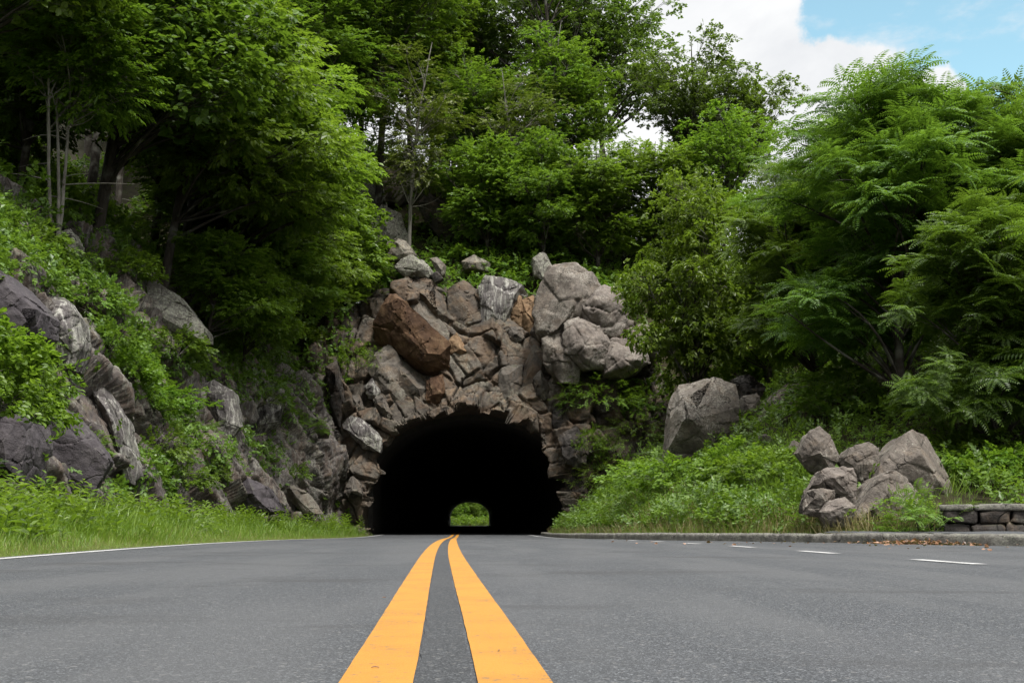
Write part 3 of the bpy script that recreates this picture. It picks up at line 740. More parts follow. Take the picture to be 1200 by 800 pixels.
# tall forest trees with a long trunk
proto('tall', *tree_meshes(21, 17, .22, [(0, 0, 12.3, 3.4, 3.4, 4.0), (.8, .5, 9.0, 3.0, 3.0, 2.4)], 74, 44, 'alt', .17, 'rh', .6, .5, 13, clump_r=1.35, first=.38, bare=8), 'bark', 'leaf_deep', 17)
proto('tall_b', *tree_meshes(22, 15, .17, [(0, 0, 10.5, 2.9, 2.9, 3.8), (-.7, .3, 7.2, 2.4, 2.4, 1.8)], 60, 42, 'tip', .18, 'rh', .55, .5, 12, lean=(.08, 0), clump_r=1.25, first=.35, bare=8), 'bark', 'leaf_maple', 15)
# airy oak, sky shows through
proto('oak', *tree_meshes(31, 16, .21, [(0, 0, 11.5, 3.8, 3.6, 3.9), (1.6, 0, 9.0, 3.0, 3.0, 2.0)], 60, 40, 'tip', .19, 'rh', .55, .55, 11, lean=(.03, 0), clump_r=1.15, first=.34, upness=.8, bare=6), 'bark', 'leaf_oak', 16)
proto('oak_b', *tree_meshes(32, 17, .20, [(0, 0, 12.4, 3.4, 3.4, 4.2), (-1.4, 0, 9.4, 2.6, 2.6, 2.2)], 38, 32, 'tip', .19, 'rh', .55, .55, 11, lean=(.12, 0), clump_r=1.15, first=.36, upness=.9, bare=8), 'bark', 'leaf_oak', 17)
# slim pale understory tree with layered olive foliage
proto('slim', *tree_meshes(41, 10, .085, [(0, 0, 6.6, 2.3, 2.3, 2.9), (.3, 0, 3.9, 1.6, 1.6, 1.1)], 40, 30, 'alt', .12, 'rh', .6, .4, 11, lean=(.1, 0), clump_r=.85, first=.25, upness=.5, bare=5), 'bark_pale', 'leaf_olive', 10)
# overhanging edge trees, crown thrown towards the road (local +x)
proto('edge', *tree_meshes(51, 8.5, .14, [(1.3, 0, 5.6, 2.9, 2.8, 2.3), (2.6, .2, 3.6, 2.2, 2.3, 1.5), (.2, 0, 7.0, 2.0, 2.0, 1.5)], 70, 56, 'alt', .165, 'ov', .50, .46, 11, lean=(.18, 0), clump_r=.98, first=.12, upness=.35), 'bark', 'leaf_bright', 8.5)
proto('edge_b', *tree_meshes(52, 9.5, .15, [(1.0, .3, 6.6, 2.8, 2.8, 2.5), (2.4, -.2, 4.2, 2.3, 2.3, 1.5)], 64, 54, 'tip', .185, 'ov', .62, .45, 9, lean=(.14, 0), clump_r=1.0, first=.14, upness=.35), 'bark', 'leaf_maple', 9.5)
# thin stems in a clump
proto('clump', *tree_meshes(61, 6.2, .06, [(.2, 0, 4.6, 1.7, 1.7, 1.5), (.9, 0, 3.4, 1.3, 1.3, .8)], 30, 46, 'alt', .125, 'ov', .45, .4, 13, clump_r=.75, stems=4, first=.45, bare=10, spread=.10), 'bark_pale', 'leaf_bright', 6.2)
# tree of heaven: fronds in rosettes
proto('heaven', *tree_meshes(71, 7.4, .10, [(0, 0, 4.4, 2.5, 2.3, 2.2), (.2, 0, 6.1, 1.5, 1.5, 1.2), (-.4, 0, 2.4, 2.4, 2.2, 1.1)], 74, 11, 'rosette', .48, 'rh', .32, .5, 9, clump_r=.75, first=.12, upness=.7), 'bark', 'leaf_sumac', 7.4)
proto('heaven_b', *tree_meshes(72, 6.6, .09, [(0, 0, 3.9, 2.4, 2.3, 2.2), (.5, 0, 5.4, 1.6, 1.5, 1.1), (.2, 0, 2.0, 2.3, 2.2, 1.0)], 70, 11, 'rosette', .50, 'rh', .32, .5, 9, clump_r=.75, first=.1, upness=.7), 'bark', 'leaf_sumac', 6.6)

# ------------------------------------------------------------------ shrubs
def shrub_meshes(seed, r, h, m, leaf, ln, geo, wid, L=.2, n=11, stems=9, flat=.0):
    rng = RX(seed); g = leaf_geo(geo, wid); temps = [spray(leaf, rng, g, ln, L, n) for _ in range(7)]; T = Tubes()
    d = unit(rng.normal(0, 1, (m, 3))); d[:, 2] = np.abs(d[:, 2]); rad = rng.uniform(.25, 1, (m, 1))**.5
    lump = 1+.35*vnoise(d*2.3+seed, seed)[:, None]
    pos = d*rad*lump*np.array([r, r, h]); out = unit(d*np.array([1, 1, .35])+1e-6); out[:, 2] -= .15
    nr = np.array([0, 0, 1.])+.6*d+rng.normal(0, .25, (m, 3))
    V, F = stamp(temps, pos, out+rng.normal(0, .3, (m, 3)), nr, rng.uniform(.7, 1.25, m), rng)
    for k in range(stems):
        e = pos[rng.integers(m)]; T.add(curve3(np.array([rng.normal(0, .04), rng.normal(0, .04), -.12]), e, np.array([0, 0, .12*h]), 5), np.linspace(.014, .005, 5), 4)
    return T.mesh('stem'), raw_mesh('foliage', V, F, 3, False)
SH = {
 'low': (*shrub_meshes(1, .75, .5, 150, 'alt', .085, 'rh', .6), 'bark', 'leaf_vine'),
 'mound': (*shrub_meshes(2, 1.0, .85, 330, 'tip', .10, 'ov', .6), 'bark', 'leaf_bright'),
 'tuft': (*shrub_meshes(3, .5, .55, 120, 'alt', .07, 'rh', .5), 'bark', 'leaf_vine'),
 'wide': (*shrub_meshes(4, 1.5, .8, 420, 'alt', .10, 'rh', .6), 'bark', 'leaf_maple'),
 'fern': (*shrub_meshes(5, .55, .55, 30, 'rosette', .26, 'rh', .32, n=6), 'bark', 'leaf_vine'),
 'azalea': (*shrub_meshes(6, 1.0, 1.1, 360, 'tip', .075, 'rh', .5, L=.16), 'bark', 'leaf_bright'),
 'feathery': (*shrub_meshes(7, 1.2, 1.3, 330, 'alt', .07, 'rh', .34, L=.42, n=18), 'bark', 'leaf_maple'),
 'dark': (*shrub_meshes(8, 1.2, 1.0, 320, 'alt', .11, 'rh', .6), 'bark', 'leaf_deep'),
}
def shrub(kind, loc, rz, s, label, group=None, leafm=None, name='shrub', tilt=(0, 0)):
    mt, mc, mb, ml = SH[kind]
    if leafm:
        if (kind, leafm) not in SH:
            c2 = mc.copy(); c2.materials.clear(); c2.materials.append(M[leafm]); SH[(kind, leafm)] = c2
        mc = SH[(kind, leafm)]
    r = empty(name, tuple(loc), label, 'shrub', group, rz, s); r.rotation_euler = (tilt[0], tilt[1], rz)
    link('stem', mt, M[mb], r); link('foliage', mc, M[leafm or ml], r)
    return r
# ------------------------------------------------------------------ sky and sun
world = bpy.data.worlds.new('World'); sc.world = world; world.use_nodes = True
wt = world.node_tree; wt.nodes.clear()
SUN_EL, SUN_AZ = R(57), R(154)      # sun high behind the camera (azimuth clockwise from +Y)
class WT(NT):
    def __init__(s, t): s.t = t
w = WT(wt)
sky = w.n('ShaderNodeTexSky', sky_type='NISHITA', sun_disc=False, sun_elevation=SUN_EL, sun_rotation=SUN_AZ, air_density=1.0, dust_density=.6, ozone_density=1.0)
dirv = w.n('ShaderNodeTexCoord').outputs['Generated']
def dvec(px, py): return tuple(ray(px, py))
def blob(px, py, rad, wob):
    """1 inside a cone of rad radians round a sky direction, with a billowing edge"""
    dp = w.n('ShaderNodeVectorMath', operation='DOT_PRODUCT', i_0=dirv, i_1=Vector(dvec(px, py)))
    ang = w.math('ARCCOSINE', dp.outputs['Value'])
    return w.step(w.math('ADD', ang, wob), rad+.007, rad-.004)
puff = w.vor(dirv, 17, 'SMOOTH_F1'); fine = w.noise(dirv, 34, 6, .6)
wob = w.math('ADD', w.math('MULTIPLY', w.math('SUBTRACT', .42, puff), .085), w.math('MULTIPLY', w.math('SUBTRACT', fine, .5), .045))
hole = w.math('MAXIMUM', blob(1040, -2, .060, wob), w.math('MAXIMUM', blob(1120, 14, .064, wob), w.math('MAXIMUM', blob(1210, 30, .072, wob), blob(1240, -90, .12, wob))))
wisp = w.math('MULTIPLY', w.step(w.noise(w.n('ShaderNodeVectorMath', operation='MULTIPLY', i_0=dirv, i_1=Vector((1, 1, 2.4))).outputs[0], 9, 6, .62), .52, .74), .6)
other = w.step(w.noise(dirv, 2.6, 6, .6), .60, .70)      # a few more gaps elsewhere in the overcast
gap = w.math('MAXIMUM', w.math('MULTIPLY', hole, w.math('SUBTRACT', 1, wisp)), w.math('MULTIPLY', other, .55))
dot0 = w.n('ShaderNodeVectorMath', operation='DOT_PRODUCT', i_0=dirv, i_1=Vector(dvec(900, 120)))
SKY = .10
shade = w.noise(dirv, 6.5, 6, .6, .4)
cloud = w.ramp(shade, [(.3, (4.15, 4.25, 4.4)), (.55, (4.95, 5.0, 5.05)), (.75, (5.5, 5.5, 5.45))])
gapf = w.math('MULTIPLY', gap, w.step(dot0.outputs['Value'], .2, .8))
gap_all = w.math('MAXIMUM', w.math('MULTIPLY', hole, w.math('SUBTRACT', 1, wisp)), w.math('MULTIPLY', w.math('MULTIPLY', other, .6), w.step(dot0.outputs['Value'], .93, .85)))
skyc = w.mix(1.0, sky.outputs[0], (1.5, 1.65, 1.25), 'MULTIPLY')
bgc = w.mix(gap_all, cloud, skyc)
sepz = w.n('ShaderNodeSeparateXYZ', i_0=dirv)
# overcast: the cloud deck is brightest overhead
bgc = w.mix(1.0, bgc, w.mix(w.step(sepz.outputs[2], .46, .95), (1, 1, 1), (4.0, 3.95, 3.85)), 'MULTIPLY')
bg = w.n('ShaderNodeBackground', i_Color=bgc, i_Strength=SKY)
wo = wt.nodes.new('ShaderNodeOutputWorld'); wt.links.new(bg.outputs[0], wo.inputs[0])
sd = bpy.data.lights.new('sun', 'SUN'); sd.energy = 2.9; sd.angle = R(12); sd.color = (1, .965, .91)
so = bpy.data.objects.new('sun', sd); C.objects.link(so)
dx, dy, dz = math.sin(SUN_AZ)*math.cos(SUN_EL), math.cos(SUN_AZ)*math.cos(SUN_EL), math.sin(SUN_EL)
so.rotation_euler = Vector((dx, dy, dz)).to_track_quat('Z', 'Y').to_euler(); so.location = (20, -20, 40)
sc.view_settings.exposure = 1.0
# ------------------------------------------------------------------ rocks of the portal and the slopes
def PR(ol, mat, label, off=-.25, **kw):
    c = np.array([q[:2] for q in ol], float).mean(0)
    if c[0] > 400 and c[0] < 700 and c[1] > 320: off = off*.5; ol = [(c[0]+(q[0]-c[0])*1.10, c[1]+(q[1]-c[1])*1.10, *q[2:]) for q in ol]
    if kw.get('crisp', True): kw.setdefault('res', 32 if c[0] > 400 else 44)
    return poly_rock('rock', ol, M[mat], label, off=off, **kw)
# the great overhanging slab: brown underside towards the road, pale upper edge
PR([(441, 356, -.05), (448, 345, -.1), (464, 344, -.12), (497, 377, -.12), (523, 403, -.1), (522, 436, .12), (508, 446, .3), (482, 438, .4), (462, 420, .35), (440, 400, .2), (470, 430, .4)], 'rock_rust',
   'big rusty brown slab leaning over the left shoulder of the tunnel mouth', bulge=.10, off=-1.0, thick=1.3, amp=.04, seed=3, res=40, chips=6)
PR([(463, 343), (474, 343), (500, 358), (521, 381), (528, 397), (524, 405), (498, 380)], 'rock_grey', 'long pale lichen edged rock lying along the top of the brown slab', bulge=.05, off=-.7, thick=.9, amp=.02, seed=4, res=60)
PR([(466, 332), (480, 326), (506, 330), (519, 346), (523, 372), (514, 384), (500, 366), (484, 350)], 'face', 'rounded brown block behind the top of the leaning slab', seed=5, off=-.4)
PR([(452, 294), (455, 281), (463, 279), (476, 283), (488, 296), (483, 302), (470, 305), (455, 304)], 'rock_grey', 'highest of the rounded grey rocks above the brown slab', seed=6, Y=46.3, thick=1.4)
PR([(463, 314), (470, 303), (483, 298), (497, 303), (509, 318), (502, 326), (475, 326)], 'rock_lichen', 'lichen blotched rock under the highest rounded rock above the slab', seed=7, Y=45.8, thick=1.4)
PR([(504, 303), (512, 301), (522, 311), (521, 321), (514, 323)], 'rock_grey', 'small rounded grey rock right of the lichen blotched one', seed=8, Y=46.2, thick=.8, res=30)
PR([(505, 322), (512, 317), (519, 326), (510, 330)], 'rock_dark', 'smallest dark rock under the small rounded grey one', seed=9, Y=45.8, thick=.6, res=24)
PR([(526, 342), (530, 332), (543, 329), (561, 345), (563, 384), (545, 392), (527, 388)], 'face', 'upright brown block just right of the leaning slab', seed=10, off=-.45, bulge=.1, amp=.03)
PR([(563, 334), (568, 325), (590, 327), (612, 335), (618, 341), (597, 345), (597, 365), (592, 382), (566, 382)], 'rock_streak', 'green topped dark block with pale bands at the crest of the rock face', seed=11, off=-.45, bulge=.1, amp=.04)
PR([(597, 345), (610, 346), (614, 365), (612, 382), (599, 380)], 'rock_tan', 'narrow orange tan block right of the banded block', seed=12, off=-.5, bulge=.1)
PR([(611, 350), (624, 344), (629, 370), (623, 402), (614, 392)], 'rock_tan', 'tall tan sliver against the left side of the round grey boulder', seed=13, off=-.4, bulge=.12)
PR([(525, 398), (535, 391), (549, 413), (540, 418), (527, 414)], 'rock_tan', 'pointed pale tan block jutting out beside the brown slab', seed=14, off=-.6, bulge=.3, res=36)
PR([(597, 382), (612, 384), (614, 396), (606, 402), (597, 396)], 'face_grey', 'light brown knob above the dark notch in the rock face', seed=16, off=-.5, res=34)
PR([(585, 434), (596, 428), (611, 428), (610, 450), (603, 469), (587, 466), (585, 450)], 'face_grey', 'squared light grey block low in the face above the arch', seed=19, off=-.6, bulge=.12, amp=.025)
PR([(500, 446), (518, 440), (522, 462), (512, 476), (500, 468)], 'rock_rust', 'dark rusty block under the lower end of the brown slab', seed=22, off=-.3)
PR([(432, 432), (440, 414), (455, 404), (468, 420), (478, 462), (474, 474), (456, 470), (444, 456)], 'face_grey', 'tall light grey block left of the arch under the slab', seed=23, off=-.5, bulge=.14, amp=.045)
PR([(462, 420), (475, 426), (497, 443), (501, 460), (495, 476), (473, 497), (459, 486), (472, 466)], 'face_grey', 'large grey brown block at the upper left shoulder of the arch', seed=24, off=-.55, bulge=.14, amp=.04)
PR([(426, 452), (436, 444), (446, 460), (442, 468), (432, 466)], 'rock_streak', 'small pale block under the pink azalea', seed=25, off=-.5, res=34)
PR([(412, 462), (420, 460), (427, 480), (416, 484)], 'face_grey', 'narrow grey sliver left of the arch above the white streaked block', seed=26, off=-.5, res=34)
PR([(437, 468), (447, 462), (459, 485), (453, 494), (443, 484)], 'face_grey', 'slanting grey stone between two larger blocks left of the arch', seed=28, off=-.5, res=34)
PR([(402, 498), (413, 489), (428, 493), (438, 512), (446, 512), (444, 528), (425, 523)], 'rock_streak', 'white streaked block at the left side of the arch', seed=29, off=-.55, bulge=.16)
PR([(404, 576), (412, 557), (422, 567), (424, 580), (411, 585)], 'face_grey', 'brown pointed stone low on the left side of the arch', seed=30, off=-.4, res=34)
PR([(626, 402), (640, 412), (637, 440), (628, 470), (613, 487), (606, 466), (615, 430)], 'face', 'long brown pillar right of the crown of the arch', seed=32, off=-.5, bulge=.12, amp=.035)
PR([(625, 442), (634, 435), (643, 452), (640, 470), (629, 462)], 'face_grey', 'grey lozenge stone under the round boulder', seed=33, off=-.6, res=36)
PR([(648, 480), (660, 478), (668, 496), (656, 508), (648, 498)], 'rock_dark', 'dark grey stone below the rust coloured one right of the arch', seed=35, off=-.45, res=34)
PR([(656, 512), (676, 500), (690, 520), (684, 548), (664, 540)], 'rock_dark', 'dark squarish block halfway down the right side of the arch', seed=36, off=-.4)
PR([(664, 550), (682, 552), (690, 580), (670, 592)], 'rock_dark', 'dark block low on the right side of the arch', seed=37, off=-.4)
# the round grey boulder on the right shoulder, split by joints into several blocks
RB = dict(crisp=False, nose=9, chips=2, amp=.03, res=64, blk=.7)
PR([(629, 366), (636, 335), (648, 314), (660, 309), (676, 311), (692, 322), (704, 342), (694, 362), (674, 384), (650, 402), (634, 390)], 'boulder', 'huge rounded grey boulder at the top right of the tunnel mouth', seed=40, Y=43.6, thick=3.0, bulge=.22, **RB)
PR([(676, 356), (688, 338), (710, 333), (730, 342), (738, 368), (726, 394), (708, 400), (688, 384)], 'boulder_pink', 'pinkish grey block on the right flank of the huge rounded boulder', seed=41, Y=43.3, thick=2.5, bulge=.2, **RB)
PR([(662, 380), (680, 372), (702, 384), (716, 402), (706, 428), (684, 430), (664, 412)], 'boulder_pink', 'split lower block with cracks under the pinkish one', seed=42, Y=43.0, thick=2.2, bulge=.2, **RB)
PR([(636, 398), (656, 388), (672, 394), (680, 420), (676, 446), (656, 446), (640, 424)], 'boulder', 'dark underside block below the huge rounded boulder', seed=43, Y=43.4, thick=2.0, bulge=.18, **RB)
PR([(700, 414), (718, 396), (742, 396), (760, 408), (762, 426), (738, 440), (708, 440)], 'boulder_pink', 'flat pale rock shelf right of the split block', seed=44, Y=43.0, thick=2.2, bulge=.2, **RB)
PR([(732, 388), (750, 378), (772, 386), (784, 402), (774, 420), (750, 416), (736, 404)], 'boulder_pink', 'pale rock behind the flat shelf partly under maple leaves', seed=45, Y=43.6, thick=2.0, bulge=.2, **RB)
# left cutting
PR([(-40, 318), (0, 316), (20, 338), (42, 362), (38, 390), (25, 402), (-40, 398)], 'rock_purple', 'dark purple slab jutting from the cutting above the leafy bush', seed=50, off=-.25, bulge=.15, thick=1.2, amp=.03, res=60)
PR([(-40, 480), (24, 486), (30, 520), (20, 572), (-40, 580)], 'rock_purple', 'dark purple rock wall under the leafy bush', seed=51, off=-.1, bulge=.15, thick=1.2, amp=.03, res=60)
PR([(140, 318), (160, 314), (206, 345), (238, 384), (238, 399), (200, 386), (165, 381), (147, 350)], 'rock_lichen', 'long pale lichen covered rock sloping across the cutting', seed=52, off=.1, bulge=.12, amp=.035, res=60)
PR([(62, 276), (80, 267), (91, 284), (86, 300), (70, 302)], 'rock_lichen', 'rounded pale rock high on the left slope', seed=53, off=-.2, thick=.6)
PR([(46, 345), (70, 344), (92, 372), (96, 405), (84, 436), (66, 440), (52, 400)], 'rock_streak', 'white crusted upright rock right of the purple slab', seed=54, off=-.2, thick=.7, amp=.045, res=60)
PR([(90, 428), (118, 436), (148, 494), (166, 560), (150, 575), (122, 520)], 'rock_streak', 'long white crusted rib running down to the weeds', seed=55, off=-.2, thick=.6, amp=.045, res=64)
PR([(40, 470), (84, 478), (128, 540), (110, 578), (50, 570), (30, 520)], 'rock_purple', 'broad brown purple slab beside the white crusted rib', seed=56, off=-.15, thick=.6, bulge=.12, amp=.04, res=60)
PR([(225, 456), (250, 444), (274, 458), (282, 500), (264, 524), (236, 505)], 'rock_streak', 'grey vertical streaked rock in the middle of the cutting', seed=57, off=-.3, thick=.9, amp=.035, res=56)
PR([(284, 482), (298, 460), (330, 470), (326, 494), (300, 514), (282, 520)], 'rock_streak', 'dark rock with white scratch like streaks', seed=58, off=-.35, thick=.9, amp=.05, res=56)
PR([(268, 580), (290, 560), (312, 570), (332, 602), (300, 606)], 'rock_purple', 'dark wet boulder at the foot of the cutting', seed=59, off=-.35, thick=1.0)
PR([(324, 572), (335, 563), (362, 580), (378, 604), (356, 602)], 'rock_grey', 'wedge shaped brown rock at the foot of the cutting near the tunnel', seed=60, off=-.4, thick=.9)
PR([(380, 430), (396, 420), (404, 462), (398, 500), (384, 480)], 'rock_dark', 'dark upright rock between the cutting and the arch', seed=61, off=-.3, thick=.9)
# crags in the wood above the tunnel
for ol, lab, Y_, mt in (([(398, 205), (405, 177), (425, 170), (446, 205), (452, 235), (420, 244)], 'mossy crag between the trees up the slope, leftmost of those above the tunnel', 52, 'rock_lichen'),
      ([(440, 205), (455, 188), (476, 195), (482, 215), (466, 238), (447, 236)], 'grey crag up the slope right behind the pale slim trunk', 54, 'rock_grey'),
      ([(488, 236), (500, 224), (522, 236), (538, 268), (520, 284), (500, 262)], 'dark slanting crag right of the pale slim trunk', 51, 'rock_dark'),
      ([(432, 254), (446, 236), (470, 250), (482, 288), (460, 294), (440, 284)], 'large lichen crag on the slope over the rounded rocks', 50, 'rock_lichen'),
      ([(540, 306), (556, 298), (574, 308), (572, 318), (545, 318)], 'small grey crag in the undergrowth at the top of the face', 47.5, 'rock_grey'),
      ([(622, 300), (640, 294), (650, 316), (640, 330), (626, 322)], 'mossy rock tucked behind the huge rounded boulder', 46.5, 'rock_lichen')):
    PR(ol, mt, lab, Y=Y_, thick=2.2, seed=int(ol[0][0]), amp=.04)
# boulders on the right bank
BR = lambda ol, Y, label, mat='boulder', **kw: poly_rock('boulder', ol, M[mat], label, Y=Y, **{'sink': .12, 'res': 44, **kw})
BR([(781, 545), (784, 500), (788, 470), (800, 446, .1), (836, 441, .15), (862, 450, .1), (868, 475), (866, 505), (840, 530), (800, 545)], 27.0, 'tall massive grey boulder on the green bank beside the tunnel', 'boulder', seed=70, bulge=.25, amp=.03, res=70, thick=1.9)
BR([(858, 443), (880, 438), (899, 452), (890, 466), (870, 466)], 28.6, 'dark boulder peeping over the right shoulder of the massive one', 'rock_dark', seed=71)
BR([(871, 463), (889, 460), (894, 476), (884, 500), (874, 490)], 27.8, 'narrow grey stone in ivy right of the massive boulder', 'boulder', seed=72)
BR([(886, 502), (904, 460), (925, 448), (950, 450), (958, 478), (940, 500), (912, 508)], 27.2, 'slanting grey boulder under the tree of heaven leaves', 'boulder', seed=73, thick=1.5)
BR([(887, 516), (893, 507), (904, 510), (909, 521), (898, 530), (888, 526)], 24.5, 'small round stone in the ground cover below the slanting boulder', 'boulder_pink', seed=74, res=34)
BR([(922, 536), (932, 514), (940, 520), (936, 538)], 22.0, 'thin grey stone beside the upper left boulder of the pile', 'boulder', seed=75, res=30)
BR([(937, 530), (948, 506), (960, 499), (973, 509), (983, 534), (976, 546), (962, 549), (945, 540)], 18.0, 'upper left boulder of the roadside pile, pointed on top', 'boulder', seed=76, amp=.035)
BR([(985, 536), (995, 525), (1018, 517), (1030, 524), (1031, 545), (1015, 564), (1004, 562), (992, 550)], 17.8, 'split boulder in the middle of the roadside pile', 'boulder', seed=77, amp=.045)
BR([(1016, 566, .0), (1040, 530, .05), (1062, 507, .0), (1070, 503, .05), (1083, 508, .3), (1098, 535, .35), (1121, 570, .3), (1112, 582, .1), (1086, 574, -.05), (1060, 600, 0), (1080, 532, -.22), (1100, 562, -.12)], 17.6, 'largest boulder of the pile with a flat slanting right side', 'boulder', seed=78, amp=.022, res=70, bulge=.05)
BR([(994, 611), (1018, 580), (1035, 555), (1050, 549), (1066, 556), (1080, 574), (1078, 590), (1060, 604), (1020, 614)], 16.3, 'sloping boulder in front of the largest one', 'boulder', seed=79, amp=.035, res=60)
BR([(948, 576), (962, 552), (970, 547), (1000, 548), (1006, 565), (1004, 590), (985, 582), (965, 578)], 16.9, 'blocky boulder in the middle left of the pile', 'boulder_pink', seed=80, amp=.045)
BR([(941, 592), (947, 575), (962, 572), (978, 574), (982, 584), (960, 596)], 16.3, 'lower left flat boulder of the pile', 'boulder', seed=81, res=40)
BR([(962, 600), (974, 586), (990, 582), (1004, 592), (1000, 606), (970, 608)], 16.0, 'low rounded boulder at the front foot of the pile', 'boulder_pink', seed=82, res=40)
BR([(1006, 584), (1010, 570), (1020, 563), (1022, 576), (1014, 590)], 16.9, 'small wedged stone between the boulders of the pile', 'boulder', seed=83, res=32)

# low dry stone wall on the pavement
wallr = empty('stone_wall', (6.0, 15.0, .12), 'low mossy stone wall beside the pavement on the right', 'wall')
w0 = np.array(at(1106, 621.5, 15.3)); w0[2] = .12; wd = unit(np.array([1.0, -.42, 0])); wn = np.array([-wd[1], wd[0], 0])
SVv, SVf, nn_ = [], [], 0; rg = RX(77)
def stone(cx, cz, wx, hz, dep, capst=False):
    bm = bmesh.new(); bmesh.ops.create_cube(bm, size=1.0); bmesh.ops.bevel(bm, geom=bm.edges[:], offset=.13, segments=2, affect='EDGES', profile=.6)
    bmesh.ops.subdivide_edges(bm, edges=bm.edges[:], cuts=1, use_grid_fill=True)
    v_ = np.array([q.co[:] for q in bm.verts]); bmesh.ops.triangulate(bm, faces=bm.faces[:]); f_ = np.array([[q.index for q in p.verts] for p in bm.faces]); v_ = np.array([q.co[:] for q in bm.verts]); bm.free()
    v_ = v_*np.array([wx, dep, hz]); off = rg.normal(0, 10, 3); k = .17*min(wx, hz)
    v_ = v_+k*np.stack([fbm(v_*7+off+q, 3, q) for q in range(3)], 1)*1.6
    v_[:, 1] += rg.normal(0, .012)
    th = rg.normal(0, .05) if not capst else 0; v_ = np.stack([v_[:, 0]*math.cos(th)-v_[:, 2]*math.sin(th), v_[:, 1], v_[:, 0]*math.sin(th)+v_[:, 2]*math.cos(th)], 1)
    return (v_[:, :1]+cx)*wd+v_[:, 1:2]*wn+np.array([0, 0, 1])*(v_[:, 2:]+cz), f_
def wall_part(name, rows, mat, cap=False):
    V, F, k = [], [], 0
    for (z0, hh, lo, hi) in rows:
        x = rg.uniform(-.05, .02)
        while x < 7:
            wx = rg.uniform(lo, hi); hz = hh*rg.uniform(.9, 1.04); a_, f_ = stone(x+wx/2, z0+hh/2, wx*.98, hz, .40*rg.uniform(.95, 1.05)+(.04 if cap else 0), cap)
            V.append(a_); F.append(f_+k); k += len(a_); x += wx*1.0
    V = np.concatenate(V)+w0-np.array([6.0, 15.0, .12])
    return link(name, raw_mesh(name, V, np.concatenate(F), 3), M[mat], wallr)
wall_part('stones', [(-.06, .19, .16, .5), (.13, .17, .14, .46)], 'rock_dark')
wall_part('capstones', [(.295, .085, .35, .8)], 'granite', True)

# ------------------------------------------------------------------ fallen leaves in the gutter
rng = RX(8); n = 650
yy = np.r_[rng.uniform(12.6, 15.0, n-110), rng.uniform(5, 16, 110)]; core = np.arange(n) < n-110
xx = kx(yy)-.03-np.where(core, np.abs(rng.normal(0, .13, n)), rng.uniform(.0, 2.6, n)**1.3)
wgt = np.where(core, np.exp(-((yy-13.6)/.75)**2), 1); kq = rng.uniform(0, 1, n) < wgt
xx, yy = xx[kq], yy[kq]; n = len(xx); zz = zr(yy)+.006+np.abs(rng.normal(0, .014, n))*np.exp(-np.abs(yy-13.6))*1.6
d = rng.normal(0, 1, (n, 3))*np.array([1, 1, .35]); nr = np.array([0, 0, 1.])+rng.normal(0, .45, (n, 3))
V, F = put_leaves(leaf_geo('ov', .6), np.stack([xx, yy, zz], 1), d, nr, rng.uniform(.03, .075, n))
tag(link('leaf_litter', raw_mesh('leaf_litter', V, F, 3, False), M['litter']), 'brown fallen leaves gathered in the gutter against the kerb', 'leaf litter', kind='stuff')
# ------------------------------------------------------------------ trees
def plant(kind, name, x, y, rz, s, label, group=None, sink=.15, which=(0, 2), tilt=(0, 0), leafm=None, z=None):
    zz = drop(x, y, which) if z is None else z
    return tree(kind, name, (x, y, zz-sink), R(rz), s, label, group, tilt, leafm)
GB = 'trees at the back of the wood'
plant('clump', 'young_tree', -11.2, 26, 10, 1.1, 'young tree with several thin pale stems high on the left slope')
plant('edge_b', 'broadleaf_tree', -13.2, 24, 5, .95, 'broadleaf tree above the multi stemmed young tree at the left border')
plant('edge_b', 'broadleaf_tree', -11.6, 29.5, -10, 1.2, 'large leaved tree leaning out over the dark hollow of the left slope', leafm='leaf_deep')
plant('edge', 'broadleaf_tree', -10.6, 32.5, -8, 1.15, 'bright green tree hanging over the middle of the rock cutting')
plant('edge', 'broadleaf_tree', -9.9, 36.5, -25, 1.15, 'bright green tree leaning out next to the shaded trunks above the cutting')
plant('edge', 'broadleaf_tree', -9.6, 40.0, 20, .82, 'smaller leafy tree at the tunnel end of the cutting')
plant('edge_b', 'broadleaf_tree', -13.2, 34, 30, 1.2, 'broadleaf tree rising behind the bright overhanging trees', leafm='leaf_deep')
plant('tall', 'forest_tree', -9.3, 47.5, 40, 1.0, 'tall dark tree whose straight trunk shows left of the mossy crag')
plant('tall', 'forest_tree', -6.6, 51.5, 130, 1.05, 'tall dark tree with a thick trunk between the crags above the tunnel')
plant('tall_b', 'forest_tree', -5.3, 56, 200, 1.0, 'slender tall tree right behind the thick dark trunk')
plant('slim', 'slim_tree', -4.75, 49.6, -30, 1.15, 'slim tree with a pale lichened trunk and olive leaves above the rounded rocks')
plant('slim', 'slim_tree', -2.3, 53, 80, 1.0, 'second slim olive leaved tree right of the pale lichened trunk', leafm='leaf_maple')
plant('oak_b', 'oak_tree', .3, 58, 0, 1.05, 'tall leaning oak with a dark trunk and sky showing through its crown')
plant('oak', 'oak_tree', 3.6, 60, 60, 1.1, 'airy oak right of the leaning dark trunk, thin against the sky')
plant('oak', 'oak_tree', 8.9, 53, 10, .82, 'spreading oak standing clear against the white cloud')
plant('oak_b', 'oak_tree', 5.6, 58, 150, .98, 'lower airy oak left of the one that stands clear against the cloud')
plant('maple_b', 'broadleaf_tree', -1.2, 49.5, 15, .80, 'leafy tree at the top of the rock face above the arch', leafm='leaf_maple')
plant('maple', 'broadleaf_tree', 1.4, 48.8, 75, .92, 'leafy green tree behind the huge rounded boulder')
plant('maple_b', 'broadleaf_tree', 3.9, 49, 140, .85, 'bright leafy tree to the right behind the huge rounded boulder', leafm='leaf_maple')
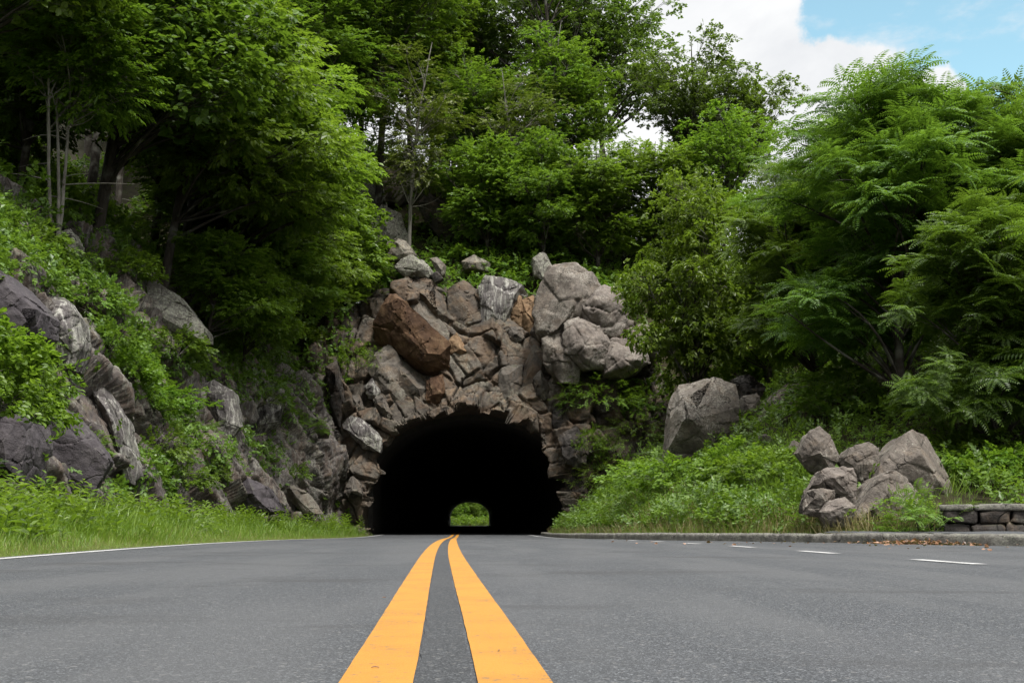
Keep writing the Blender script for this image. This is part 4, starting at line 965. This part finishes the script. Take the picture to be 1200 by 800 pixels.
plant('tall_b', 'broadleaf_tree', 3.0, 54, 200, .72, 'lighter tree filling the middle of the wood under the airy oaks', leafm='leaf_bright')
plant('slim', 'slim_tree', .4, 51.5, 200, .95, 'olive leaved slim tree standing in the middle of the wood above the crest')
plant('slim', 'slim_tree', 2.0, 54, -60, 1.1, 'pale stemmed slim tree among the trunks below the airy oaks', leafm='leaf_maple')
plant('maple_b', 'broadleaf_tree', -1.0, 55, 240, .95, 'dark green tree beneath the leaning oak', leafm='leaf_deep')
plant('maple_b', 'broadleaf_tree', 6.8, 50, 290, .92, 'bright green tree at the foot of the spreading oak')
plant('maple', 'maple_tree', 5.75, 34, 0, (.80, .80, 1.2), 'bushy maple in front of the pale rocks right of the tunnel', leafm='leaf_bright')
plant('oak', 'oak_tree', 11.4, 54, 200, .80, 'airy oak at the right end of the ridge, lowest against the cloud')
plant('tall_b', 'broadleaf_tree', 9.6, 49, 30, .72, 'leafy tree filling the ridge below the spreading oak', leafm='leaf_bright')
plant('oak_b', 'oak_tree', 2.2, 56, 250, .95, 'airy oak with a visible forked trunk between the taller oaks')
plant('maple_b', 'broadleaf_tree', 9.0, 41, 30, .88, 'yellow green tree between the bushy maple and the tree of heaven')
plant('maple_b', 'broadleaf_tree', 8.2, 35, 110, .68, 'low bright tree just right of the bushy maple')
plant('maple_b', 'broadleaf_tree', 11.2, 36, 160, .90, 'leafy tree behind the left side of the tree of heaven', leafm='leaf_deep')
plant('heaven', 'tree_of_heaven', 8.1, 23, 0, 1.10, 'tallest tree of heaven with feathery fronds against the cloud')
plant('heaven_b', 'tree_of_heaven', 7.9, 28.5, 70, 1.0, 'tree of heaven sloping down towards the massive grey boulder')
plant('heaven', 'tree_of_heaven', 11.2, 22.5, 140, .93, 'tree of heaven at the right border behind the stone wall')
plant('heaven_b', 'tree_of_heaven', 8.7, 19.7, 200, .74, 'low tree of heaven directly behind the boulder pile')
plant('heaven_b', 'tree_of_heaven', 10.3, 18.9, 20, .85, 'low tree of heaven over the stone wall at the right border')
plant('heaven', 'tree_of_heaven', 9.6, 27.5, 250, 1.0, 'shaded tree of heaven behind the tallest one')
plant('maple_b', 'broadleaf_tree', 13.2, 28, 50, .85, 'broadleaf tree behind the trees of heaven near the right border', leafm='leaf_deep')
# trees that close the wood behind, alike in the shade
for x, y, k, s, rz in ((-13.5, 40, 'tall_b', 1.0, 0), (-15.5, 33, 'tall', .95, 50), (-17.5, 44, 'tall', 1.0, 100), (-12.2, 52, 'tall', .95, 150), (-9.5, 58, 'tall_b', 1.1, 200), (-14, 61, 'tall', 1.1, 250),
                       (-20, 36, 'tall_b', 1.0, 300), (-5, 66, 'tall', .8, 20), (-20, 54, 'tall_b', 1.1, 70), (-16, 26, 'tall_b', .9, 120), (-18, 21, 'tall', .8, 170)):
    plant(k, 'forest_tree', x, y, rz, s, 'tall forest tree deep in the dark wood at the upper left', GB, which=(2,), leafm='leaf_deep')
for x, y, s, rz in ((-3.2, 63, .95, 0), (5.0, 66, .8, 90), (9.8, 61, .8, 160), (1, 70, .8, 45), (12.8, 48, .75, 10), (14.6, 42, .8, 300)):
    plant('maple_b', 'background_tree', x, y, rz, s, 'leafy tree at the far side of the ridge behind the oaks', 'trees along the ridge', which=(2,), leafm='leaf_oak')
for x, y, s, rz in ((-14.5, 258, 1.1, 0), (-8.4, 275, 1.3, 60), (-4.4, 262, 1.1, 120), (-18, 272, 1.5, 200), (-11.6, 285, 1.4, 280), (-10.2, 266, 1.1, 30), (-6.6, 290, 1.6, 90), (-15.5, 290, 1.7, 150), (-13, 262, 1.0, 330), (-2, 280, 1.6, 10)):
    plant('maple', 'far_tree', x, y, rz, s*1.1, 'sunlit tree seen through the far end of the tunnel', 'trees beyond the tunnel', z=-.6, leafm='leaf_bright')

for kk_, x, y, s, rz, lab in (('edge', -9.4, 33.0, .5, 30, 'low bright tree rooted at the lip of the cutting'),
    ('edge_b', -9.0, 36, .5, -30, 'low broad leaved tree at the lip of the cutting next to the azalea'), ('edge', -8.8, 39, .5, 10, 'low bright tree at the lip of the cutting nearest the brown slab'),
    ('edge', -10.6, 45.2, 1.0, 10, 'leafy tree right above the brown slab at the end of the cutting'),
    ('edge_b', -10.4, 44, 1.1, 40, 'broadleaf tree behind the leafy one above the brown slab'),
    ('edge', -11.2, 36, 1.25, 60, 'bright crowned tree rising higher among the overhanging ones'),
    ('maple_b', -13.5, 29, 1.0, 90, 'rounded tree filling the shade behind the large leaved one'),
    ('maple_b', -15.5, 30, 1.1, 200, 'dense tree deep behind the upper left corner'),
    ('maple_b', -11.5, 40.5, .95, 20, 'dense tree behind the smaller leafy one at the tunnel end')):
    plant(kk_, 'broadleaf_tree', x, y, rz, s, lab, leafm='leaf_deep' if kk_ == 'maple_b' else None)
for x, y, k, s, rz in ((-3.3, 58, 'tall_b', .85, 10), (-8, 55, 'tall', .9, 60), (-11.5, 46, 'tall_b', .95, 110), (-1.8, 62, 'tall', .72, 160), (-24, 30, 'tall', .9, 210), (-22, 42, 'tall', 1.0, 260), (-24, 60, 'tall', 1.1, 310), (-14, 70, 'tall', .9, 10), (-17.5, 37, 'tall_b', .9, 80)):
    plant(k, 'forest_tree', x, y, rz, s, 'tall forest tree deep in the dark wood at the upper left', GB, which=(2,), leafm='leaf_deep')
for k, (x, y, s) in enumerate(((-13.5, 246, 2.2), (-11, 250, 2.4), (-8.2, 252, 2.2), (-5.4, 247, 2.2), (-3.6, 243, 2.0), (-14.6, 241, 2.0), (-9.8, 256, 2.6), (-6.4, 258, 2.6), (-12.4, 257, 2.6))):
    shrub('mound', (x, y, -.15), R(40*k), s, 'sunlit bush at the far end of the tunnel', 'bushes beyond the tunnel')
# dead snag and fallen branches
def snag(name, loc, pts_list, label, m='bark_dead'):
    T = Tubes()
    for pts, r0, r1 in pts_list:
        pts = np.array(pts, float); t = np.linspace(0, 1, len(pts)); tt = np.linspace(0, 1, 14)
        q = np.stack([np.interp(tt, t, pts[:, i]) for i in range(3)], 1)+.03*np.stack([fbm(np.stack([tt*4+i, tt*0+len(pts), tt*0], 1), 2, i+3) for i in range(3)], 1)
        T.add(q, np.linspace(r0, r1, 14), 7)
    return tag(link(name, T.mesh(name), M[m], None, loc), label, 'tree' if 'snag' in name else 'branch')
snag('dead_snag', (-.85, 56.2, 17.2), [([(0, 0, -1), (.35, 0, 3), (.55, .1, 5.2), (.9, .1, 7.0)], .17, .06), ([(.5, 0, 4.6), (1.6, .1, 4.75), (2.6, .2, 4.9)], .06, .03), ([(.3, 0, 3.2), (-.2, .1, 4.2), (-.35, .1, 5.0)], .05, .02)], 'broken pale dead trunk beside the leaning oak')
pb = hit(105, 235, (0, 2))
if pb is not None:
    q = pb[0]
    snag('bare_branch', tuple(q+np.array([0, 0, .3])), [([(0, 0, 0), (1.2, -.3, -.55), (2.4, -.5, -1.25), (3.4, -.7, -1.3)], .035, .008), ([(1.2, -.3, -.55), (1.9, -.5, -.35), (2.6, -.6, -.5)], .02, .006), ([(.5, -.1, -.25), (1.0, -.3, -1.1), (1.2, -.4, -1.7)], .02, .006), ([(-.3, 0, .2), (.3, -.3, -.6), (.4, -.4, -1.3)], .02, .006)], 'bare grey branches sprawling under the trees on the left slope')

# ------------------------------------------------------------------ shrubs on rock and bank (laid where the slope really is)
def sh_at(kind, px, py, s, label, rz=0, which=(0, 1, 2), group=None, leafm=None, out=.15, name='shrub', tilt=None):
    h_ = hit(px, py, which)
    if h_ is None: return
    p, n = h_[0], h_[1]
    if n[1] > 0 and abs(n[1]) > abs(n[0]): n = -n
    loc = p+n*out-np.array([0, 0, .25*s])
    tl = (0, 0) if tilt is None else tilt
    return shrub(kind, loc, R(rz), s, label, group, leafm, name, tl)
L_ = lambda *a, **k: sh_at(*a, which=(0, 2), **k)
p0 = at(6, 470, 15.2)
shrub('mound', tuple(p0), 0, .95, 'bright leafy bush bulging out of the cutting at the left border', tilt=(0, R(25)))
p0 = at(-22, 440, 15.0)
shrub('mound', tuple(p0), 2, .9, 'upper half of the leafy growth at the left border over the purple rock', tilt=(0, R(25)))
L_('low', 100, 300, 1.2, 'vine patch right of the rounded pale rock high on the slope', 20)
L_('low', 112, 352, 1.2, 'vine clump hanging beside the white crusted upright rock', 50)
L_('low', 122, 398, 1.0, 'small vine clump above the long crusted rib', 90)
L_('mound', 150, 432, .8, 'leafy mound in the cleft below the long lichen rock', 10)
L_('wide', 178, 470, .85, 'wide leafy shrub in the middle of the cutting', 140)
L_('low', 182, 520, 1.2, 'creeper curtain dropping to the weeds right of the crusted rib', 60)
L_('low', 205, 560, 1.1, 'leafy creeper at the foot of the cutting under the shrub', 160)
L_('mound', 255, 400, 1.0, 'rounded leafy shrub under the end of the long lichen rock', 33)
L_('wide', 290, 385, .95, 'broad shrub spreading above the scratched dark rock', 70)
L_('wide', 232, 335, 1.0, 'shrub growing on top of the long lichen rock', 120, leafm='leaf_deep')
L_('low', 200, 400, 1.3, 'vine clump hanging under the long lichen rock', 140)
L_('mound', 150, 318, .8, 'leafy clump at the upper end of the long lichen rock', 75)
L_('dark', 330, 340, 1.2, 'dark shrub in the shade over the cutting', 40)
L_('dark', 290, 300, 1.3, 'shaded shrub at the root of the overhanging trees', 80)
L_('mound', 350, 395, 1.1, 'leafy shrub drooping over the wet dark rock', 180)
L_('wide', 385, 355, 1.1, 'low spreading shrub left of the brown slab', 220, leafm='leaf_bright')
L_('dark', 180, 255, 1.2, 'dark undergrowth shrub in the hollow under the trees', 10)
L_('dark', 250, 270, 1.3, 'dark leafy shrub in the middle of the shaded hollow', 200)
L_('tuft', 312, 470, .8, 'reddish tinged tuft above the scratched dark rock', 0, leafm='leaf_olive')
L_('fern', 355, 500, 1.2, 'fern like plant hanging on the wet dark rock', 20)
L_('fern', 222, 500, 1.1, 'fern like plant on the grey streaked rock', 70)
L_('tuft', 245, 548, .9, 'tuft of leaves low between the streaked rocks', 100)
L_('tuft', 60, 390, .8, 'small green tuft on the white crusted upright rock', 10)
L_('tuft', 100, 515, .8, 'small green tuft on the brown purple slab', 50)
L_('low', 30, 275, 1.3, 'vine patch at the top of the purple slab', 150)
L_('low', 345, 555, .8, 'small creeper on the dark rock near the tunnel', 70)
sh_at('azalea', 405, 425, 1.05, 'layered azalea with pale pink blossom left of the brown slab', 30, which=(0, 1), out=.5)
sh_at('wide', 430, 322, .95, 'leafy shrub spilling over the top of the brown slab', 60, leafm='leaf_bright')
sh_at('wide', 545, 305, .9, 'low shrub along the crest of the rock face', 60)
sh_at('low', 600, 315, 1.3, 'dark low shrub between the crest and the huge rounded boulder', 160, leafm='leaf_deep')
sh_at('mound', 650, 290, 1.3, 'leafy shrub right behind the huge rounded boulder', 200, which=(2,))
sh_at('mound', 716, 335, .9, 'bright yellow green shrub at the top of the pinkish block', 10, which=(1, 2), leafm='leaf_bright')
sh_at('feathery', 705, 475, 1.25, 'feathery shrub draping over the right side of the rock face', 0, which=(1, 2), out=.5)
sh_at('feathery', 740, 520, 1.3, 'second feathery shrub lower down beside the arch', 80, which=(1, 2), out=.4, leafm='leaf_deep')
sh_at('azalea', 690, 520, .7, 'small leafy shrub rooted in the rock right of the arch', 40, which=(1,), out=.3, leafm='leaf_maple')
sh_at('tuft', 668, 470, .9, 'small tuft of leaves under the huge rounded boulder', 40, which=(1,), out=.2)
sh_at('feathery', 700, 555, 1.0, 'feathery shrub at the lower right edge of the arch', 160, which=(1, 2), out=.3)
sh_at('dark', 760, 480, 1.2, 'dark shrub under the bushy maple left of the massive boulder', 10, which=(1, 2))
B_ = lambda *a, **k: sh_at(*a, which=(2,), **k)
B_('wide', 735, 560, 1.0, 'broad low shrub on the bank left of the massive boulder', 0)
B_('wide', 800, 565, 1.0, 'low bright shrub on the bank below the massive boulder', 90, leafm='leaf_bright')
B_('mound', 868, 555, .9, 'leafy shrub right below the massive boulder', 200)
B_('wide', 905, 560, .8, 'spreading shrub left of the boulder pile', 30, leafm='leaf_bright')
B_('mound', 700, 585, .8, 'leafy mound on the bank close to the tunnel mouth', 60)
B_('wide', 870, 440, 1.1, 'bright shrub above the dark boulder on the bank', 50, leafm='leaf_bright')
B_('dark', 985, 480, 1.1, 'shaded shrub behind the upper boulders of the pile', 100)
B_('wide', 1130, 540, .9, 'leafy shrub right of the flat sided boulder', 10)
B_('wide', 1175, 560, .8, 'leafy shrub behind the stone wall', 70)
fx = at(1075, 612, 15.4); shrub('fern', (fx[0], 15.4, drop(fx[0], 15.4)), .4, 1.0, 'big leaved weed at the foot of the flat sided boulder', None, None, 'weed')
fx = at(1068, 606, 15.7); shrub('tuft', (fx[0], 15.7, drop(fx[0], 15.7)), .4, .9, 'leafy weed beside the big leaved one in front of the boulder pile', None, 'leaf_bright', 'weed')
k = 0
for px, py in ((60, 215), (110, 205), (150, 190), (95, 235), (20, 200), (200, 230), (240, 210), (280, 250), (320, 260), (360, 250), (400, 280), (30, 170), (130, 160), (190, 180), (260, 170), (330, 200), (370, 170)):
    sh_at(('dark', 'wide', 'mound')[k % 3], px, py, 1.25, 'leafy shrub in the dark understorey beneath the trees on the left slope', 50*k, which=(0, 2), group='understorey shrubs on the left slope', leafm='leaf_deep' if k % 2 else 'leaf_maple'); k += 1
# ------------------------------------------------------------------ ground cover nobody could count
def surf_pts(v, f, n, wfun, seed):
    rng = RX(seed); a = v[f[:, 0]]; q = np.cross(v[f[:, 1]]-a, v[f[:, 2]]-a); q2 = np.cross(v[f[:, 2]]-a, v[f[:, 3]]-a)
    area = .5*(np.linalg.norm(q, axis=1)+np.linalg.norm(q2, axis=1)); c = v[f].mean(1); nn = unit(q+q2)
    wgt = area*wfun(c, nn); wgt /= wgt.sum(); i = rng.choice(len(f), n, p=wgt); u, w_ = rng.uniform(0, 1, (2, n, 1)); p = v[f[i]]
    return (p[:, 0]*(1-u)+p[:, 1]*u)*(1-w_)+(p[:, 3]*(1-u)+p[:, 2]*u)*w_, nn[i], rng
def cover(name, v, f, n, wfun, seed, leaf, ln, geo, wid, mat, label, L=.22, nl=9, lift=.16, drop_=.3, orient=None, scale=(.7, 1.3)):
    p, nn, rng = surf_pts(v, f, n, wfun, seed); 
    if orient is not None: nn = nn*np.sign((nn*orient).sum(1, keepdims=True)+1e-9)
    g = leaf_geo(geo, wid); temps = [spray(leaf, rng, g, ln, L, nl) for _ in range(8)]
    h_ = lift*rng.uniform(.1, 1, (n, 1))*(1+.8*vnoise(p*1.1, seed)[:, None])
    pos = p+nn*h_+np.array([0, 0, .5])*h_
    d = rng.normal(0, 1, (n, 3))*.8+nn*.5-np.array([0, 0, drop_]); nr = nn*.8+np.array([0, 0, .7])+rng.normal(0, .3, (n, 3))
    V, F = stamp(temps, pos, d, nr, rng.uniform(*scale, n), rng)
    return tag(link(name, raw_mesh(name, V, F, 3, False), M[mat]), label, name.replace('_', ' '), kind='stuff')
BARE = [(18, 355, 45, 50), (72, 395, 42, 62), (128, 500, 38, 85), (70, 525, 62, 58), (198, 358, 58, 42), (75, 284, 22, 22), (252, 482, 34, 46), (304, 490, 34, 36), (370, 540, 58, 78), (300, 584, 50, 34), (455, 450, 70, 60), (10, 530, 30, 55)]
def cliff_w(c, n):
    px, py = proj(c); m = sm(-.10, .10, fbm(c*np.array([.7, .6, .8]), 4, 61)+.10*(c[:, 2]-3.2)/3+.10)
    for (bx, by, rx, ry) in BARE: m = m*(.02+.98*sm(.55, 1.15, np.hypot((px-bx)/rx, (py-by)/ry)))
    return m*(.15+.85*sm(.6, 1.6, c[:, 2]))*(c[:, 1] > 12)*(1-.8*sm(6.5, 9, c[:, 2]))*np.clip(22/c[:, 1], .6, 1.4)*(1-.75*sm(36, 43, c[:, 1])*(c[:, 2] < 6))
cover('vines', cliff_v, cliff_f, 26000, cliff_w, 5, 'alt', .095, 'rh', .62, 'leaf_vine', 'leafy vines and creepers draped over the rock cutting', orient=np.array([1., -.2, .5]))
def face_w(c, n):
    px, py = proj(c); return (sm(-.1, .12, fbm(c*.8, 3, 33)))*(np.where((px > 690)|(px < 400), 1, 0)*1.0+np.where(py < 322, 1.2, 0))*(c[:, 2] > .2)
cover('creepers', face_v, face_f, 2600, face_w, 6, 'alt', .10, 'rh', .55, 'leaf_maple', 'creepers along the edges of the rock face', orient=np.array([0, -1., .4]))
bank_w = lambda c, n: ((c[:, 0] > kx(np.minimum(c[:, 1], 44))+.55)*(c[:, 1] < 44)*(c[:, 1] > 6)*(c[:, 0] < kx(np.minimum(c[:, 1], 44))+11))*np.clip(18/np.maximum(c[:, 1], 6), .3, 1.6)*np.where((c[:, 1] < 18.5), np.where(c[:, 0] > 4.6, np.where(c[:, 0] > 7.2, .9, .10), .5), 1)*np.where((((c-w0)@wn) < .4)*(c[:, 0] > w0[0]-.9), 0, 1)
cover('ground_cover', hill_v, hill_f, 13000, bank_w, 7, 'alt', .085, 'rh', .6, 'leaf_vine', 'dense leafy ground cover on the bank right of the tunnel', lift=.30, orient=np.array([0, 0, 1.]))
up_w = lambda c, n: (sm(-.15, .15, fbm(c*.5, 3, 71)))*(((c[:, 1] > 46)*(c[:, 1] < 66)*(np.abs(c[:, 0]) < 14))+2.2*((c[:, 1] < 46)*(c[:, 0] < -6)*(c[:, 0] > -24)*(c[:, 1] > 14)))
cover('undergrowth', hill_v, hill_f, 20000, up_w, 8, 'alt', .13, 'rh', .6, 'leaf_maple', 'undergrowth on the shaded wooded slope', lift=.6, L=.32, nl=10, orient=np.array([0, 0, 1.]))
cover('undergrowth', hill_v, hill_f, 2600, lambda c, n: (c[:, 1] > 46.2)*(c[:, 1] < 51)*(np.abs(c[:, 0]+1.5) < 7), 18, 'alt', .10, 'rh', .6, 'leaf_maple', 'low plants on the slope just above the rock face', lift=.4, L=.26, nl=10, orient=np.array([0, 0, 1.]))
# tall leafy weeds along the foot of the cutting
def weeds(name, v, f, n, wfun, seed, mat, label, ln=.10, hgt=(.35, .8)):
    p, nn, rng = surf_pts(v, f, n, wfun, seed); g = leaf_geo('ov', .34); ts = []
    for _ in range(8):
        m = 16; u = np.linspace(.15, 1, m); az = np.arange(m)*2.4+rng.uniform(0, 6)
        pos = np.stack([u, .05*u*np.cos(az)*0, 0*u], 1); d = np.stack([.45+0*u, np.cos(az), np.sin(az)], 1); nr = np.stack([np.ones(m), -.3*np.cos(az), -.3*np.sin(az)], 1)
        A = put_leaves(g, pos, d, nr, .30*(1.15-u*.7)*rng.uniform(.7, 1.2, m))
        st_ = put_leaves((np.array([(0, -.012, 0), (1, 0, 0), (0, .012, 0)]), np.array([(0, 1, 2)])), np.zeros((1, 3)), np.array([[1., 0, 0]]), np.array([[0, 0, 1.]]), np.array([1.]))
        ts.append((np.concatenate([A[0], st_[0]]), np.concatenate([A[1], st_[1]+len(A[0])])))
    d = np.array([0, 0, 1.])+rng.normal(0, .22, (n, 3)); nr = rng.normal(0, 1, (n, 3))*np.array([1, 1, .1])
    V, F = stamp(ts, p, d, nr, rng.uniform(*hgt, n), rng)
    return tag(link(name, raw_mesh(name, V, F, 3, False), M[mat]), label, 'weeds', kind='stuff')
vw = lambda c: (xl(c[:, 1])-c[:, 0])/np.maximum(verge_w(c[:, 1]), .3)
weeds('weeds', verge_v, verge_f, 2400, lambda c, n: (c[:, 1] > 5)*(c[:, 1] < 45)*sm(.28, .8, vw(c)+.25*vnoise(c*.6, 3))*np.clip(16/np.maximum(c[:, 1], 5), .4, 1.4), 21, 'leaf_bright', 'leafy green weeds along the foot of the rock cutting')
weeds('weeds', hill_v, hill_f, 700, lambda c, n: bank_w(c, n)*sm(1.5, .5, c[:, 0]-kx(np.minimum(c[:, 1], 44))-.6)*(c[:, 1] > 15), 22, 'leaf_vine', 'leafy weeds along the kerb on the right bank', hgt=(.25, .55))
# grass
BL = (np.array([(0, -.016, 0), (0, .016, 0), (.42, .014, .03), (.42, -.014, .03), (.78, .008, .0), (.78, -.008, .0), (1, 0, -.10)]), np.array([(0, 1, 2), (0, 2, 3), (3, 2, 4), (3, 4, 5), (5, 4, 6)]))
def grass(name, v, f, n, wfun, hfun, seed, mat, label):
    p, nn, rng = surf_pts(v, f, n, wfun, seed); h_ = hfun(p)*rng.uniform(.45, 1.25, n)
    lean = np.stack([fbm(p*.8, 2, seed), fbm(p*.8+9, 2, seed+1), 0*h_], 1)*.5
    d = np.array([0, 0, 1.])+rng.normal(0, .32, (n, 3))*np.array([1, 1, .2])+lean; nr = rng.normal(0, 1, (n, 3))*np.array([1, 1, .0])+np.array([0, 0, .3])
    V, F = put_leaves(BL, p-np.array([0, 0, .02]), d, nr, h_)
    return tag(link(name, raw_mesh(name, V, F, 3, False), M[mat]), label, 'grass', kind='stuff')
vh = lambda p: .07+.36*sm(.02, .6, vw(p))*(1+.5*vnoise(p*.9, 4))
vwt = lambda c, n: (c[:, 1] > 5)*(c[:, 1] < 45.5)*np.clip(15/np.maximum(c[:, 1], 5), .35, 1.8)*(vw(c) > .0)
grass('grass', verge_v, verge_f, 90000, vwt, vh, 31, 'grass', 'bright green grass on the verge left of the road')
grass('grass', verge_v, verge_f, 12000, lambda c, n: vwt(c, n)*sm(.45, .0, vw(c)), lambda p: vh(p)*.8, 32, 'grass_dry', 'dry straw coloured grass along the left road edge')
bk = lambda c: c[:, 0]-kx(np.minimum(c[:, 1], 44))
bgw = lambda c, n: (bk(c) > .22)*(bk(c) < 5.5)*(c[:, 1] > 9)*(c[:, 1] < 44)*np.clip(16/np.maximum(c[:, 1], 6), .3, 1.5)*sm(5.5, .3, bk(c))*np.where((c[:, 1] < 15.6)*(bk(c) < 1.8*sm(16.2, 14.2, c[:, 1])+.2), 0, 1)*np.where((((c-w0)@wn) < .3)*(c[:, 0] > w0[0]-.15), 0, 1)
grass('grass', hill_v, hill_f, 42000, bgw, lambda p: (.15+.20*sm(.1, 1.2, bk(p))*(1+.5*vnoise(p*.9, 6)))*np.where((p[:, 0] > 3.9)*(p[:, 1] < 17.5), .5, 1), 33, 'grass', 'tall green grass on the bank behind the kerb')
grass('grass', hill_v, hill_f, 9000, lambda c, n: bgw(c, n)*sm(2.2, .2, bk(c)), lambda p: .22+.2*sm(.1, 1.0, bk(p)), 34, 'grass_dry', 'straw coloured grass along the kerb by the boulder pile')

# twigs dropped on the centre lines
for px, Yq, lab, az in ((441, 1.86, 'thin twig lying on the left yellow line', .1), (585, 2.1, 'short twig lying on the right yellow line', 1.4), (450, 3.6, 'dark seed lying on the asphalt left of the yellow lines', .6)):
    q = at(px, 700, Yq); T = Tubes(); T.add(np.array([[-.006, 0, 0], [0, .001, .0012], [.007, .0003, 0]]), np.array([.0008, .0011, .0007]), 6)
    o = tag(link('twig', T.mesh('twig'), M['litter'], None, (q[0], Yq, .0055)), lab, 'twig'); o.rotation_euler = (0, 0, az)
